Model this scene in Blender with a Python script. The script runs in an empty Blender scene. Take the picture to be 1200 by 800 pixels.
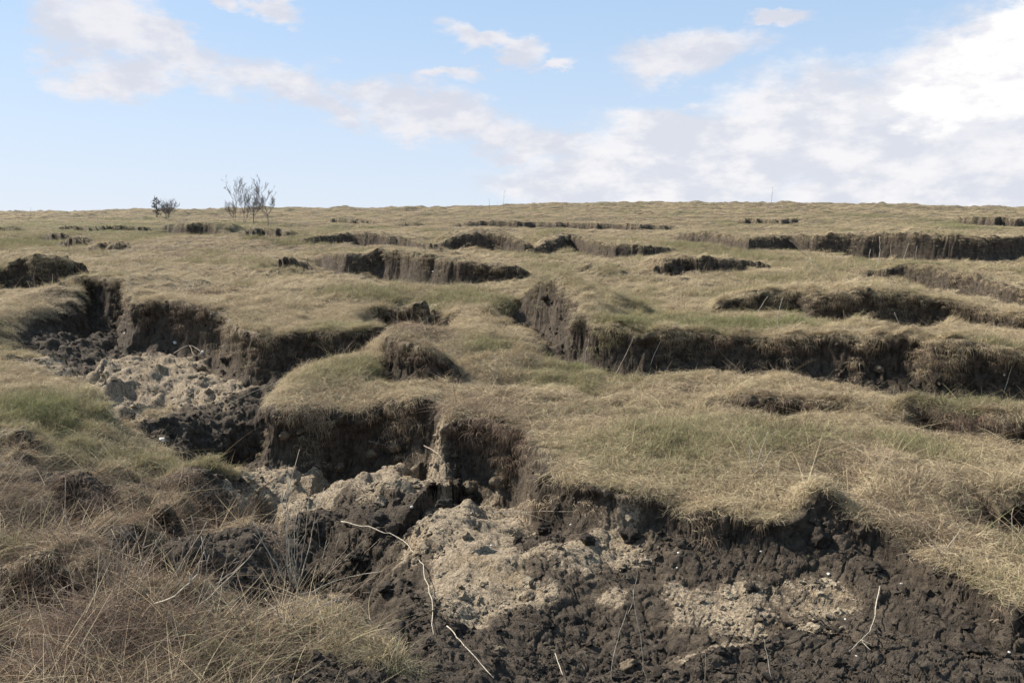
import bpy, math, random
import numpy as np
from mathutils import Vector, Matrix

random.seed(7)
rng = np.random.default_rng(11)
S = bpy.context.scene
COL = S.collection

# ------------------------------------------------------------------ camera
F = 998.0                    # focal length in pixels of a 1200 wide frame
H = 2.0                      # eye height over the foot of the slope
PITCH = math.radians(-5.8)
cam_d = bpy.data.cameras.new('camera')
cam = bpy.data.objects.new('camera', cam_d)
COL.objects.link(cam)
cam_d.sensor_width = 36.0
cam_d.lens = 36.0 * F / 1200.0
cam_d.clip_start = 0.05
cam_d.clip_end = 4000
cam.location = (0, 0, H)
cam.rotation_euler = (math.pi / 2 + PITCH, 0, 0)
S.camera = cam

# ------------------------------------------------------------------ light
SUN_EL, SUN_AZ = 42.0, -64.0          # azimuth from +Y, negative = to the left
el, az = math.radians(SUN_EL), math.radians(SUN_AZ)
sd = Vector((math.sin(az) * math.cos(el), math.cos(az) * math.cos(el), math.sin(el)))
sun_d = bpy.data.lights.new('sun', 'SUN')
sun_d.energy = 4.9
sun_d.angle = math.radians(0.6)
sun_d.color = (1.0, 0.94, 0.84)
sun = bpy.data.objects.new('sun', sun_d)
sun.rotation_euler = (-sd).to_track_quat('-Z', 'Y').to_euler()
sun.location = (-30, 5, 30)
COL.objects.link(sun)
S.view_settings.view_transform = 'Standard'
S.view_settings.look = 'None'
S.view_settings.exposure = 1.08
S.cycles.max_bounces = 5
S.cycles.diffuse_bounces = 2
S.cycles.transmission_bounces = 2
S.cycles.glossy_bounces = 1
S.view_settings.gamma = 1.0


class NT:
    """tiny helper to write node trees as expressions"""
    def __init__(s, tree):
        s.t = tree
        s.n = tree.nodes
        s.l = tree.links

    def node(s, typ, **kw):
        nd = s.n.new(typ)
        for k, v in kw.items():
            setattr(nd, k, v)
        return nd

    def put(s, sock, v):
        if isinstance(v, bpy.types.NodeSocket):
            s.l.new(v, sock)
        elif v is not None:
            if sock.type == 'RGBA' and hasattr(v, '__len__') and len(v) == 3:
                v = (*v, 1)
            sock.default_value = v

    def m(s, op, a, b=None, c=None, clamp=False):
        nd = s.node('ShaderNodeMath', operation=op, use_clamp=clamp)
        s.put(nd.inputs[0], a)
        if b is not None: s.put(nd.inputs[1], b)
        if c is not None: s.put(nd.inputs[2], c)
        return nd.outputs[0]

    def mix(s, f, a, b):
        nd = s.node('ShaderNodeMix', data_type='RGBA')
        s.put(nd.inputs['Factor'], f)
        s.put(nd.inputs[6], a)
        s.put(nd.inputs[7], b)
        return nd.outputs[2]

    def sstep(s, x, a, b):
        nd = s.node('ShaderNodeMapRange', interpolation_type='SMOOTHSTEP')
        s.put(nd.inputs[0], x)
        nd.inputs[1].default_value = a
        nd.inputs[2].default_value = b
        return nd.outputs[0]

    def noise(s, vec, scale, detail=4, rough=0.55, dist=0.0):
        nd = s.node('ShaderNodeTexNoise')
        s.put(nd.inputs['Vector'], vec)
        nd.inputs['Scale'].default_value = scale
        nd.inputs['Detail'].default_value = detail
        nd.inputs['Roughness'].default_value = rough
        nd.inputs['Distortion'].default_value = dist
        return nd.outputs[0]

    def attr(s, name, typ='GEOMETRY'):
        nd = s.node('ShaderNodeAttribute', attribute_name=name, attribute_type=typ)
        return nd


# ------------------------------------------------------------------ sky with clouds
world = bpy.data.worlds.new('World')
S.world = world
world.use_nodes = True
world.node_tree.nodes.clear()
w = NT(world.node_tree)
sky = w.node('ShaderNodeTexSky', sky_type='NISHITA')
sky.sun_disc = False
sky.sun_elevation = el
sky.sun_rotation = az
sky.altitude = 200
sky.air_density = 1.0
sky.dust_density = 0.6
sky.ozone_density = 1.6
tc = w.node('ShaderNodeTexCoord')
sep = w.node('ShaderNodeSeparateXYZ')
w.l.new(tc.outputs['Generated'], sep.inputs[0])
X, Y, Z = sep.outputs
hor = w.m('SQRT', w.m('ADD', w.m('MULTIPLY', X, X), w.m('MULTIPLY', Y, Y)))
AZ = w.m('ARCTAN2', X, Y)
EL = w.m('ARCTAN2', Z, hor)
cmb = w.node('ShaderNodeCombineXYZ')
w.l.new(AZ, cmb.inputs[0])
w.put(cmb.inputs[1], w.m('MULTIPLY', EL, 2.0))
skyv = cmb.outputs[0]
n1 = w.noise(skyv, 5.0, 8, 0.6, 0.2)
n2 = w.noise(skyv, 17.0, 7, 0.62, 0.1)
wx = w.m('ADD', AZ, w.m('MULTIPLY', w.m('SUBTRACT', n1, 0.5), 0.16))
wy = w.m('ADD', EL, w.m('MULTIPLY', w.m('SUBTRACT', w.noise(skyv, 9.0, 6, 0.6), 0.5), 0.10))


def pix_dir(px, py):
    c, s_ = math.cos(PITCH), math.sin(PITCH)
    dx, dz = (px - 600) / F, -(py - 400) / F
    return np.array([dx, c - dz * s_, s_ + dz * c])


def blob(px, py, rx, ry, tilt=0.0):
    d = pix_dir(px, py)
    a0, e0 = math.atan2(d[0], d[1]), math.atan2(d[2], math.hypot(d[0], d[1]))
    ax, ey = rx / F, ry / F
    t = math.radians(tilt)
    u = w.m('SUBTRACT', wx, a0)
    v = w.m('SUBTRACT', wy, e0)
    uu = w.m('DIVIDE', w.m('ADD', w.m('MULTIPLY', u, math.cos(t)), w.m('MULTIPLY', v, math.sin(t))), ax)
    vv = w.m('DIVIDE', w.m('SUBTRACT', w.m('MULTIPLY', v, math.cos(t)), w.m('MULTIPLY', u, math.sin(t))), ey)
    r2 = w.m('ADD', w.m('MULTIPLY', uu, uu), w.m('MULTIPLY', vv, vv))
    return w.m('SUBTRACT', 1.0, w.m('SQRT', r2))      # 1 at the centre, 0 on the outline


def union(lst):
    o = lst[0]
    for q in lst[1:]:
        o = w.m('SMOOTH_MAX', o, q, 0.25)
    return o


grey = union([blob(120, 25, 85, 50, -25), blob(185, 55, 110, 34, -20), blob(160, 95, 60, 30, 0),
              blob(350, 112, 110, 34, -18), blob(500, 132, 170, 40, -12), blob(610, 168, 120, 32, -8),
              blob(800, 62, 120, 34, 3), blob(330, 14, 42, 15), blob(575, 52, 80, 18, -14), blob(520, 84, 50, 14),
              blob(645, 82, 26, 9), blob(275, 8, 22, 10), blob(925, 12, 40, 10)])
band = union([blob(1000, 150, 330, 75, 9), blob(860, 175, 220, 60, 3), blob(1150, 190, 300, 95, 0), blob(760, 150, 60, 34),
              blob(1400, 120, 320, 150), blob(760, 215, 220, 40)])
white = union([blob(1200, 55, 95, 60, 25), blob(1125, 122, 85, 44, 0), blob(1300, 60, 150, 100)])
edge = w.m('ADD', w.m('MULTIPLY', w.m('SUBTRACT', n2, 0.5), 1.5), w.m('MULTIPLY', w.m('SUBTRACT', n1, 0.5), 1.0))
# loose cloud over the rest of the sky, behind and beside the camera
rest = w.sstep(w.m('ABSOLUTE', AZ), 0.72, 1.1)
high = w.sstep(EL, 0.30, 0.5)
loose = w.m('MULTIPLY', w.sstep(w.noise(tc.outputs['Generated'], 2.6, 7, 0.6), 0.52, 0.72), w.m('MAXIMUM', rest, high))
gm = w.m('MULTIPLY', w.sstep(w.m('ADD', grey, edge), -0.02, 0.62), 0.93)
bm_ = w.m('MULTIPLY', w.sstep(w.m('ADD', band, w.m('MULTIPLY', edge, 0.55)), -0.12, 0.42), 0.93)
wm = w.sstep(w.m('ADD', white, w.m('MULTIPLY', edge, 0.9)), -0.05, 0.40)
skycol = sky.outputs[0]
# thin veil that whitens the sky downwards to the horizon
veil = w.m('MULTIPLY', w.m('POWER', w.m('SUBTRACT', 1.0, w.m('MULTIPLY', EL, 2.4, clamp=True)), 1.8), 0.95, clamp=True)
base_sky = w.mix(0.6, skycol, (4.7, 7.1, 10.2))
c = w.mix(veil, base_sky, (7.3, 7.6, 8.3))
lit = w.sstep(w.noise(skyv, 13.0, 6, 0.6), 0.40, 0.62)
c = w.mix(gm, c, w.mix(lit, (6.3, 6.5, 7.3), (7.9, 7.8, 8.1)))
c = w.mix(loose, c, (7.2, 7.2, 7.6))
c = w.mix(bm_, c, w.mix(lit, (6.5, 6.7, 7.4), (8.5, 8.35, 8.5)))
c = w.mix(wm, c, w.mix(w.sstep(w.m('ADD', w.m('MULTIPLY', white, 0.6), w.m('MULTIPLY', w.m('SUBTRACT', w.noise(skyv, 22.0, 5, 0.6), 0.5), 2.2)), -0.05, 0.45), (7.5, 7.6, 8.1), (9.3, 9.2, 9.1)))
bg = w.node('ShaderNodeBackground')
w.l.new(c, bg.inputs[0])
bg.inputs[1].default_value = 0.053
wo = w.node('ShaderNodeOutputWorld')
w.l.new(bg.outputs[0], wo.inputs[0])

# ------------------------------------------------------------------ noise in numpy
_perm = rng.permutation(256).astype(np.int32)
_perm = np.concatenate([_perm, _perm, _perm])
_g2 = np.stack([np.cos(np.arange(256) * 2.39996), np.sin(np.arange(256) * 2.39996)], 1).astype(np.float32)
_g3 = rng.normal(size=(256, 3)); _g3 = (_g3 / np.linalg.norm(_g3, axis=1)[:, None]).astype(np.float32)


def n2d(x, y):
    xi = np.floor(x).astype(np.int32); yi = np.floor(y).astype(np.int32)
    xf = x - xi; yf = y - yi
    u = xf * xf * xf * (xf * (xf * 6 - 15) + 10); v = yf * yf * yf * (yf * (yf * 6 - 15) + 10)
    def g(i, j):
        h = _perm[(_perm[(xi + i) & 255] + ((yi + j) & 255))]
        gr = _g2[h]
        return gr[..., 0] * (xf - i) + gr[..., 1] * (yf - j)
    a = g(0, 0); b = g(1, 0); c_ = g(0, 1); d = g(1, 1)
    return (a + (b - a) * u + (c_ - a + (a - b - c_ + d) * u) * v) * 1.4


def fbm(x, y, sc, o=4, gain=0.5, seed=0.0):
    r = 0; am = 1.0; t = 0
    for k in range(o):
        r = r + am * n2d(x * sc + 17.3 * k + seed, y * sc - 9.1 * k + seed * 1.7)
        t += am; am *= gain; sc *= 2.03
    return r / t


def worley3(p, sc):
    """F1, F2 and the cell's random value, for points p (N,3)"""
    q = p * sc
    qi = np.floor(q).astype(np.int64)
    f1 = np.full(len(q), 9.0); f2 = np.full(len(q), 9.0); cid = np.zeros(len(q))
    for i in (-1, 0, 1):
        for j in (-1, 0, 1):
            for k in (-1, 0, 1):
                cx, cy, cz = qi[:, 0] + i, qi[:, 1] + j, qi[:, 2] + k
                h = _perm[(_perm[(_perm[cx & 255] + (cy & 255))] + (cz & 255))]
                ox = _perm[h] / 255.; oy = _perm[h + 91] / 255.; oz = _perm[h + 173] / 255.
                d = (cx + ox - q[:, 0]) ** 2 + (cy + oy - q[:, 1]) ** 2 + (cz + oz - q[:, 2]) ** 2
                nr = d < f1
                f2 = np.where(nr, f1, np.minimum(f2, d))
                cid = np.where(nr, h / 255., cid)
                f1 = np.where(nr, d, f1)
    return np.sqrt(f1), np.sqrt(f2), cid


def ss(x, a, b):
    t = np.clip((x - a) / (b - a), 0, 1)
    return t * t * (3 - 2 * t)


# ------------------------------------------------------------------ the hillside
SL, CV = 0.0925, 0.0002


def crest(x, y):
    u = x / np.maximum(y, 5.0)
    c_ = 0.55 * np.exp(-((u - 0.24) / 0.26) ** 2) - 0.45 * ss(-u, 0.15, 0.6)
    return c_ * ss(y, 35, 95)


def base(x, y):
    yy = np.minimum(y, 1200.)
    return SL * yy - CV * yy * yy + crest(x, y)


def P(px, py, dz=0.0):
    """the place on the smooth slope (lowered by dz) that is seen in this direction"""
    d = pix_dir(px, py)
    lo, hi = 0.5, 100.0
    prev = 1.0
    for y in np.geomspace(1.0, 100.0, 240):
        x_, z_ = d[0] / d[1] * y, H + d[2] / d[1] * y
        if z_ < base(x_, y) - dz:
            a, b = prev, y
            for _ in range(25):
                m = (a + b) / 2
                if H + d[2] / d[1] * m < base(d[0] / d[1] * m, m) - dz: b = m
                else: a = m
            return np.array([d[0] / d[1] * b, b])
        prev = y
    return np.array([d[0] / d[1] * 95.0, 95.0])


# every scarp: rim (px x, rim y, foot y) left to right, k = (run-out factor, soil width factor)
SC = [
    dict(n='long dark scarp of the left trench', p=[(62, 345, 347), (88, 333, 358), (120, 330, 372), (150, 331, 388), (149, 352, 400), (160, 362, 405), (175, 357, 408), (206, 359, 412), (235, 363, 418), (259, 369, 420), (297, 384, 432), (350, 388, 425), (400, 393, 418), (448, 386, 406), (470, 392, 392)], L=5.0, sw=2.2, up=0.3),
    dict(n='sod face under the upper lip of the central trench', p=[(345, 414, 416), (322, 430, 462), (312, 450, 490), (322, 462, 500), (345, 458, 504), (385, 456, 512), (430, 456, 520), (480, 462, 522), (514, 470, 524), (517, 497, 540), (545, 492, 552), (580, 498, 565), (615, 512, 585), (634, 535, 606), (640, 566, 612), (680, 574, 616), (720, 588, 624), (765, 598, 632), (810, 606, 636), (860, 614, 644), (900, 622, 646), (960, 618, 636), (1010, 624, 642), (1050, 638, 660), (1100, 668, 690), (1150, 692, 715), (1200, 715, 740), (1300, 750, 780)], L=3.2, sw=9, prof=1),
    dict(n='long scarp crossing the slope right of centre', p=[(606, 347, 349), (623, 337, 372), (656, 335, 395), (673, 345, 405), (680, 359, 412), (670, 376, 424), (683, 374, 424), (696, 388, 430), (725, 386, 432), (752, 391, 434), (777, 393, 434), (808, 393, 430), (850, 397, 432), (900, 398, 436), (960, 400, 440), (1000, 402, 446), (1040, 398, 450), (1075, 398, 462), (1130, 407, 470), (1200, 414, 474), (1300, 420, 470)], L=4.0, sw=0.6),
    dict(n='grass-topped scarp above the long right scarp', p=[(828, 366, 367), (850, 354, 371), (880, 346, 378), (940, 343, 384), (962, 350, 390), (1003, 341, 392), (1030, 345, 390), (1060, 349, 386), (1100, 356, 384), (1150, 364, 386), (1200, 372, 388), (1290, 380, 390)], L=4, sw=0.35),
    dict(n='scarp stepping down to the right edge', p=[(1010, 330, 331), (1030, 323, 333), (1060, 318, 340), (1090, 320, 346), (1120, 325, 352), (1160, 334, 358), (1200, 345, 364), (1290, 352, 364)], L=4, sw=0.4),
    dict(n='straight black scarp high on the right of the slope', p=[(788, 278, 279), (800, 275, 284), (830, 274, 290), (855, 279, 294), (880, 284, 296), (905, 279, 295), (930, 277, 294), (960, 276, 298), (1000, 275, 302), (1050, 276, 305), (1100, 278, 306), (1150, 281, 306), (1200, 281, 303), (1290, 280, 300)], L=6, sw=0.3),
    dict(n='short ragged scarp between two stalk patches', p=[(760, 322, 323), (775, 312, 332), (790, 309, 331), (800, 306, 327), (830, 308, 325), (850, 309, 322), (880, 310, 320), (902, 314, 315)], L=3, sw=0.5),
    dict(n='thick black scarp left of centre', p=[(370, 298, 299), (385, 296, 313), (405, 301, 322), (425, 303, 321), (440, 296, 326), (470, 299, 330), (500, 304, 336), (530, 309, 340), (560, 314, 340), (590, 317, 338), (610, 320, 336), (628, 328, 330)], L=4, sw=0.4),
    dict(n='thin upper scarp left of centre', p=[(335, 284, 285), (350, 282, 288), (400, 276, 289), (440, 275, 290), (475, 279, 291), (485, 284, 290), (520, 286, 294), (545, 275, 297), (565, 274, 299), (590, 279, 299), (612, 284, 299), (625, 290, 292)], L=4.5, sw=0.3),
    dict(n='upper scarp curling round a pale sod block', p=[(606, 292, 293), (615, 290, 299), (632, 287, 300), (650, 284, 295), (668, 281, 293), (685, 281, 300), (710, 287, 304), (740, 291, 304), (770, 293, 302), (805, 292, 294)], L=4, sw=0.3),
    dict(n='dark hole under a grass lip', p=[(452, 358, 359), (458, 349, 378), (475, 346, 388), (495, 350, 386), (512, 356, 358)], L=2.2, sw=0.6),
    dict(n='face of the brown sod block', p=[(440, 414, 415), (455, 398, 432), (470, 402, 444), (490, 408, 450), (515, 412, 446), (535, 424, 436), (548, 430, 431)], L=2, sw=0.5),
    dict(n='low broken lip in the right grass', p=[(815, 474, 475), (835, 466, 482), (870, 463, 496), (895, 466, 500), (920, 468, 498), (950, 472, 488), (990, 478, 484), (1010, 482, 483)], L=2, sw=0.35),
    dict(n='matted grass lip near the right edge', p=[(1045, 492, 493), (1058, 484, 506), (1090, 478, 520), (1110, 480, 530), (1150, 486, 534), (1200, 494, 538), (1290, 500, 530)], L=2, sw=0.3),
    dict(n='small overhang at the right edge', p=[(1120, 572, 574), (1135, 574, 598), (1160, 586, 612), (1185, 590, 618), (1210, 594, 620), (1290, 600, 610)], L=1.4, sw=0.3),
    dict(n='black scarp at the left edge', p=[(-60, 322, 330), (0, 319, 332), (20, 308, 340), (35, 304, 344), (55, 303, 345), (75, 306, 340), (98, 312, 330), (112, 318, 320)], L=4, sw=0.7),
    dict(n='thin far scarp at the left', p=[(62, 270, 271), (75, 266, 272), (95, 266, 272), (110, 267, 272), (125, 265, 272), (150, 265, 272), (172, 266, 271), (182, 267, 268)], L=5, sw=0.3),
    dict(n='short black scarp below the small leafless bush', p=[(185, 267, 268), (198, 263, 270), (215, 265, 280), (235, 263, 281), (250, 265, 281), (262, 274, 277)], L=4, sw=0.5),
    dict(n='notched scarp below the pair of leafless trees', p=[(280, 274, 275), (290, 270, 281), (308, 271, 282), (320, 272, 285), (332, 274, 284), (342, 279, 281)], L=4, sw=0.5),
    dict(n='small far break at the left', p=[(58, 277, 278), (64, 274, 284), (82, 275, 284), (90, 278, 279)], L=4, sw=0.5),
    dict(n='second small break at the left', p=[(72, 283, 284), (80, 280, 293), (100, 281, 293), (108, 286, 287)], L=4, sw=0.5),
    dict(n='third small break at the left', p=[(100, 292, 293), (112, 288, 296), (130, 286, 297), (145, 288, 295), (152, 292, 293)], L=4, sw=0.5),
    dict(n='tuft-topped hollow left of centre', p=[(322, 308, 309), (330, 303, 318), (345, 304, 319), (360, 307, 316), (372, 312, 313)], L=3, sw=0.4),
    dict(n='faint far break above the thin scarp', p=[(380, 261, 262), (390, 258, 264), (420, 258, 265), (440, 261, 264), (448, 262, 263)], L=5, sw=0.3),
    dict(n='faint far break in the middle', p=[(460, 263, 264), (470, 261, 266), (495, 261, 266), (505, 263, 264)], L=5, sw=0.3),
    dict(n='long faint break below the skyline', p=[(520, 268, 269), (545, 264, 270), (600, 264, 270), (640, 263, 269), (700, 264, 271), (750, 265, 272), (790, 266, 270), (802, 268, 269)], L=5, sw=0.3),
    dict(n='short far break right of centre', p=[(860, 261, 262), (872, 259, 265), (905, 260, 265), (932, 259, 264), (942, 261, 262)], L=5, sw=0.3),
    dict(n='far break at the right edge', p=[(1110, 259, 260), (1125, 256, 264), (1160, 256, 266), (1200, 257, 266), (1290, 257, 263)], L=5, sw=0.4),
    dict(n='tiny break at the far left edge', p=[(-30, 270, 274), (0, 268, 275), (10, 269, 275), (18, 272, 273)], L=5, sw=0.3),
    dict(n='small dark notch in the middle grass', p=[(682, 318, 319), (690, 315, 324), (710, 316, 326), (728, 316, 322), (735, 319, 320)], L=3, sw=0.3),
    dict(n='hollow under matted grass in the left foreground', p=[(58, 536, 538), (72, 528, 562), (95, 524, 574), (125, 524, 576), (150, 530, 572), (172, 538, 570), (190, 536, 550)], L=1.3, sw=0.25),
    dict(n='hollow beside the trench in the left foreground', p=[(170, 512, 513), (190, 504, 528), (220, 505, 540), (245, 503, 542), (268, 498, 546), (290, 490, 540), (300, 482, 490)], L=1.1, sw=0.5),
    dict(n='small hole in the left foreground grass', p=[(175, 556, 557), (184, 550, 588), (198, 548, 596), (208, 554, 580), (214, 560, 561)], L=0.8, sw=0.3),
    dict(n='low matted lip at the left edge', p=[(-60, 500, 520), (0, 502, 520), (20, 498, 526), (45, 502, 530), (58, 508, 509)], L=1.2, sw=0.15),
    dict(n='short lip beside the standing stalk at the left', p=[(-20, 590, 592), (5, 582, 612), (35, 578, 620), (60, 584, 612), (72, 590, 592)], L=0.8, sw=0.1),
    dict(n='small lip under matted grass at the lower left', p=[(150, 640, 641), (175, 628, 655), (215, 626, 668), (255, 634, 660), (270, 642, 644)], L=0.7, sw=0.15),
    dict(n='shallow lip at the foot of the dead weeds', p=[(120, 705, 706), (150, 696, 730), (200, 694, 738), (240, 704, 730), (255, 712, 714)], L=0.6, sw=0.15),
    dict(n='low matted bank in the lower left corner', p=[(-80, 660, 700), (0, 662, 700), (40, 655, 720), (70, 662, 735), (100, 676, 720), (130, 690, 692)], L=0.9, sw=0.1),
    # the lower left block's edge to the trench: travelled from near to far, so it drops to the right
    dict(n='edge of the lower left grass block', p=[(505, 770, 772), (440, 722, 742), (400, 690, 730), (350, 640, 700), (330, 590, 650), (322, 562, 620), (300, 546, 575), (270, 540, 550), (250, 536, 537)], L=1.0, sw=2.5, prof=2),
    dict(n='near edge of the left trench', p=[(285, 522, 523), (250, 486, 496), (180, 476, 486), (140, 470, 490), (110, 446, 480), (88, 425, 470), (70, 402, 430), (60, 385, 388)], L=1.6, sw=1.5, prof=2),
]
for s in SC:
    ym_ = np.mean([P(a, b)[1] for a, b, _ in s['p']])
    s['up'] = s.get('up', 0.55 if ym_ > 9 else 0.25) if s.get('prof', 0) == 0 else 0.0
    pts = np.array([P(a, b + s['up'] * (c_ - b)) for a, b, c_ in s['p']])
    hs = np.array([(c_ - b) / F * p[1] * (1.3 if s.get('prof', 0) == 1 and a < 660 else 1.0 if s['up'] == 0 else 1.05 if p[1] > 8 else 1.3) for (a, b, c_), p in zip(s['p'], pts)])
    hs[0] = 0 if not (s['p'][0][0] < -20) else hs[0]
    hs[-1] = 0 if s['p'][-1][0] < 1250 else hs[-1]
    # finer rim, with broken outline
    seg = np.linalg.norm(np.diff(pts, axis=0), axis=1)
    t = np.concatenate([[0], np.cumsum(seg)])
    far = pts[:, 1].mean()
    n = int(max(24, t[-1] / (0.03 * far) ))
    n = min(n, 90)
    tt = np.linspace(0, t[-1], n)
    q = np.stack([np.interp(tt, t, pts[:, 0]), np.interp(tt, t, pts[:, 1])], 1)
    hh = np.interp(tt, t, hs)
    amp = 0.010 * far
    jx = np.array([n2d(np.array([k * 0.45 + far]), np.array([3.1 + far * 7]))[0] for k in range(n)])
    jy = np.array([n2d(np.array([k * 0.55 + far]), np.array([8.7 + far * 5]))[0] for k in range(n)])
    q[:, 0] += jx * amp * 0.6
    q[:, 1] += jy * amp * 1.8
    s['q'], s['h'] = q, hh
    s['hm'] = hh.max()


def sdist(x, y, s, side=False):
    """signed distance in front of the rim, rim height at the nearest point, on the points within reach"""
    q, hh = s['q'], s['h']
    perp = np.zeros(x.shape); fw = np.ones(x.shape); best = np.full(x.shape, 1e9); sg = np.zeros(x.shape); hv = np.zeros(x.shape)
    for i in range(len(q) - 1):
        ax, ay = q[i]; bx, by = q[i + 1]
        dx, dy = bx - ax, by - ay
        L2 = dx * dx + dy * dy + 1e-9
        t = np.clip(((x - ax) * dx + (y - ay) * dy) / L2, 0, 1)
        ex, ey = x - ax - t * dx, y - ay - t * dy
        d = ex * ex + ey * ey
        cr = dx * (y - ay) - dy * (x - ax)      # >0: behind (left of travel)
        pe = cr * cr / L2
        m = (d < best * (1 - 1e-9) - 1e-12) | ((np.abs(d - best) <= 1e-9 * (1 + best)) & (pe > perp))   # at a corner the side is told by the more square-on leg
        if not m.any(): continue
        best = np.where(m, d, best)
        perp = np.where(m, pe, perp)
        sg = np.where(m, -np.sign(cr), sg)
        fw = np.where(m, np.abs(ey) / (np.sqrt(d) + 1e-6), fw)
        hv = np.where(m, hh[i] + t * (hh[i + 1] - hh[i]), hv)
    d = np.sqrt(best)
    e = np.minimum(np.hypot(x - q[0, 0], y - q[0, 1]), np.hypot(x - q[-1, 0], y - q[-1, 1]))
    hv = hv * ss(e / (d + 0.02), 1.0, 2.2)      # pits close toward their ends
    return (d * sg, hv, fw) if side else (d * sg, hv)


MOUNDS = [  # px, py, rx px, ry px, height m, lowering of the ground it stands on
    (540, 590, 60, 45, 0.16, 0.3), (440, 545, 70, 28, 0.05, 0.4), (165, 440, 80, 30, 0.14, 0.5), (960, 625, 24, 16, 0.13, 0.1),
    (280, 590, 50, 30, 0.12, 0), (25, 520, 30, 18, 0.10, 0), (440, 720, 90, 40, 0.10, 0.2), (650, 292, 26, 8, 0.25, 0.2),
    (60, 350, 20, 12, 0.15, 0), (250, 500, 30, 12, 0.06, 0), (1080, 245, 60, 5, 0.35, 0), (900, 243, 40, 4, 0.3, 0),
    (120, 740, 90, 40, 0.12, 0), (660, 660, 60, 30, 0.07, 0.3), (1110, 440, 60, 12, 0.12, 0.4),
    (820, 540, 140, 40, 0.06, 0), (1030, 560, 60, 30, 0.06, 0), (480, 400, 36, 10, 0.14, 0),
    (370, 345, 60, 12, 0.12, 0), (745, 520, 60, 22, 0.05, 0),
]
POCKETS = [  # small dark holes between the tussocks: px, py, rx, ry, depth
    (112, 556, 34, 16, 0.16), (272, 518, 30, 22, 0.18), (194, 576, 14, 22, 0.16), (28, 590, 26, 10, 0.10), 
    (60, 610, 30, 8, 0.08), (20, 655, 26, 10, 0.10), (205, 645, 34, 8, 0.10), (150, 715, 30, 10, 0.10),
    (60, 715, 36, 10, 0.10), (290, 700, 24, 8, 0.08), (230, 700, 22, 8, 0.08), (20, 765, 26, 12, 0.10), (310, 640, 18, 10, 0.10),
    (140, 610, 24, 6, 0.08), (260, 590, 16, 6, 0.06), (330, 765, 22, 8, 0.07),
    (1050, 600, 20, 7, 0.06), (985, 572, 22, 8, 0.06), (1155, 608, 26, 8, 0.10), (1090, 640, 22, 6, 0.05), (1120, 500, 40, 7, 0.08),
    (600, 438, 26, 5, 0.08), (540, 432, 20, 5, 0.08), (690, 442, 24, 4, 0.06), (480, 360, 22, 6, 0.15)]
HOLLOWS = [(372, 535, 60, 42, 0.22, 0.3), (405, 497, 95, 20, 0.20, 0.3), (268, 468, 45, 26, 0.3, 0.12), (290, 462, 60, 34, 0.28, 0.3), (190, 432, 110, 36, 0.22, 0.3), (368, 600, 42, 42, 0.26, 0.25), (440, 620, 40, 18, 0.10, 0.3), (415, 700, 60, 28, 0.12, 0.25), (500, 545, 26, 16, 0.16, 0.4),
           (640, 622, 34, 9, 0.12, 0.3), (800, 650, 26, 10, 0.07, 0.3), (120, 425, 30, 14, 0.15, 0.5), (290, 470, 30, 18, 0.2, 0.3)]
# soil and clay laid bare, in the same form; last number is strength
SOILP = [(850, 930, 500, 110, 0.4, 2.2), (1200, 900, 300, 90, 0.5, 2.2), (265, 462, 55, 40, 0.15, 1.9), (1200, 800, 180, 70, 0.3, 1.8), (1110, 725, 90, 40, .25, 1.5), (850, 810, 420, 90, 0.3, 1.8), (700, 700, 330, 110, 0.3, 1.6), (1000, 730, 260, 80, 0.2, 1.6), (430, 650, 90, 75, 0.25, 1.5), (420, 540, 110, 60, 0.4, 1.5),
         (560, 600, 110, 90, 0.4, 1.6), (200, 420, 110, 42, 0.5, 1.6), (290, 455, 75, 50, 0.3, 1.9), (370, 600, 46, 46, 0.3, 1.4), (1050, 450, 70, 14, 0.3, 1.0), (120, 430, 50, 40, 0.5, 1.4), (1190, 478, 26, 10, 0.2, 1.1), (320, 500, 40, 26, 0.3, 1.2)]
CLAYP = [(180, 446, 105, 27, 0.5, 2.4), (350, 540, 75, 40, 0.4, 1.5), (470, 550, 60, 32, 0.4, 1.4), (560, 605, 60, 58, 0.3, 1.7), (480, 620, 60, 40, 0.3, 0.8),
         (560, 680, 70, 42, 0.3, 1.2), (680, 660, 110, 30, 0.3, 0.9), (640, 700, 60, 20, 0.3, 0.8), (860, 735, 90, 36, 0.35, 0.9), (950, 750, 90, 60, 0.35, 0.85),
         (900, 790, 120, 30, 0.35, 0.9), (800, 700, 60, 26, 0.3, 0.7), (720, 705, 40, 16, 0.3, 0.8), (1040, 432, 30, 9, 0.4, 0.5), (1105, 425, 22, 9, 0.4, 0.6), (1190, 478, 24, 9, 0.2, 0.9), (660, 292, 20, 6, 0.1, 0.15)]
GREENP = [(570, 405, 40, 10, 0, .7), (860, 345, 60, 8, 0, .5), (900, 432, 80, 8, .3, .9), (1100, 478, 80, 14, 0, .9), (1070, 530, 50, 20, 0, .8), (1130, 690, 50, 14, 0, .8),
          (230, 775, 60, 20, 0, .55), (420, 432, 60, 10, 0, .7), (700, 415, 60, 10, 0, .5), (900, 385, 60, 8, .2, .8), (80, 405, 40, 22, 0, .35), (1080, 330, 40, 8, 0, .6), (130, 268, 200, 10, 0, .5),
          (470, 780, 60, 20, 0, .5), (820, 300, 80, 8, 0, .6), (60, 470, 60, 20, 0, .5), (1130, 265, 150, 10, 0, .3)]
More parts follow.
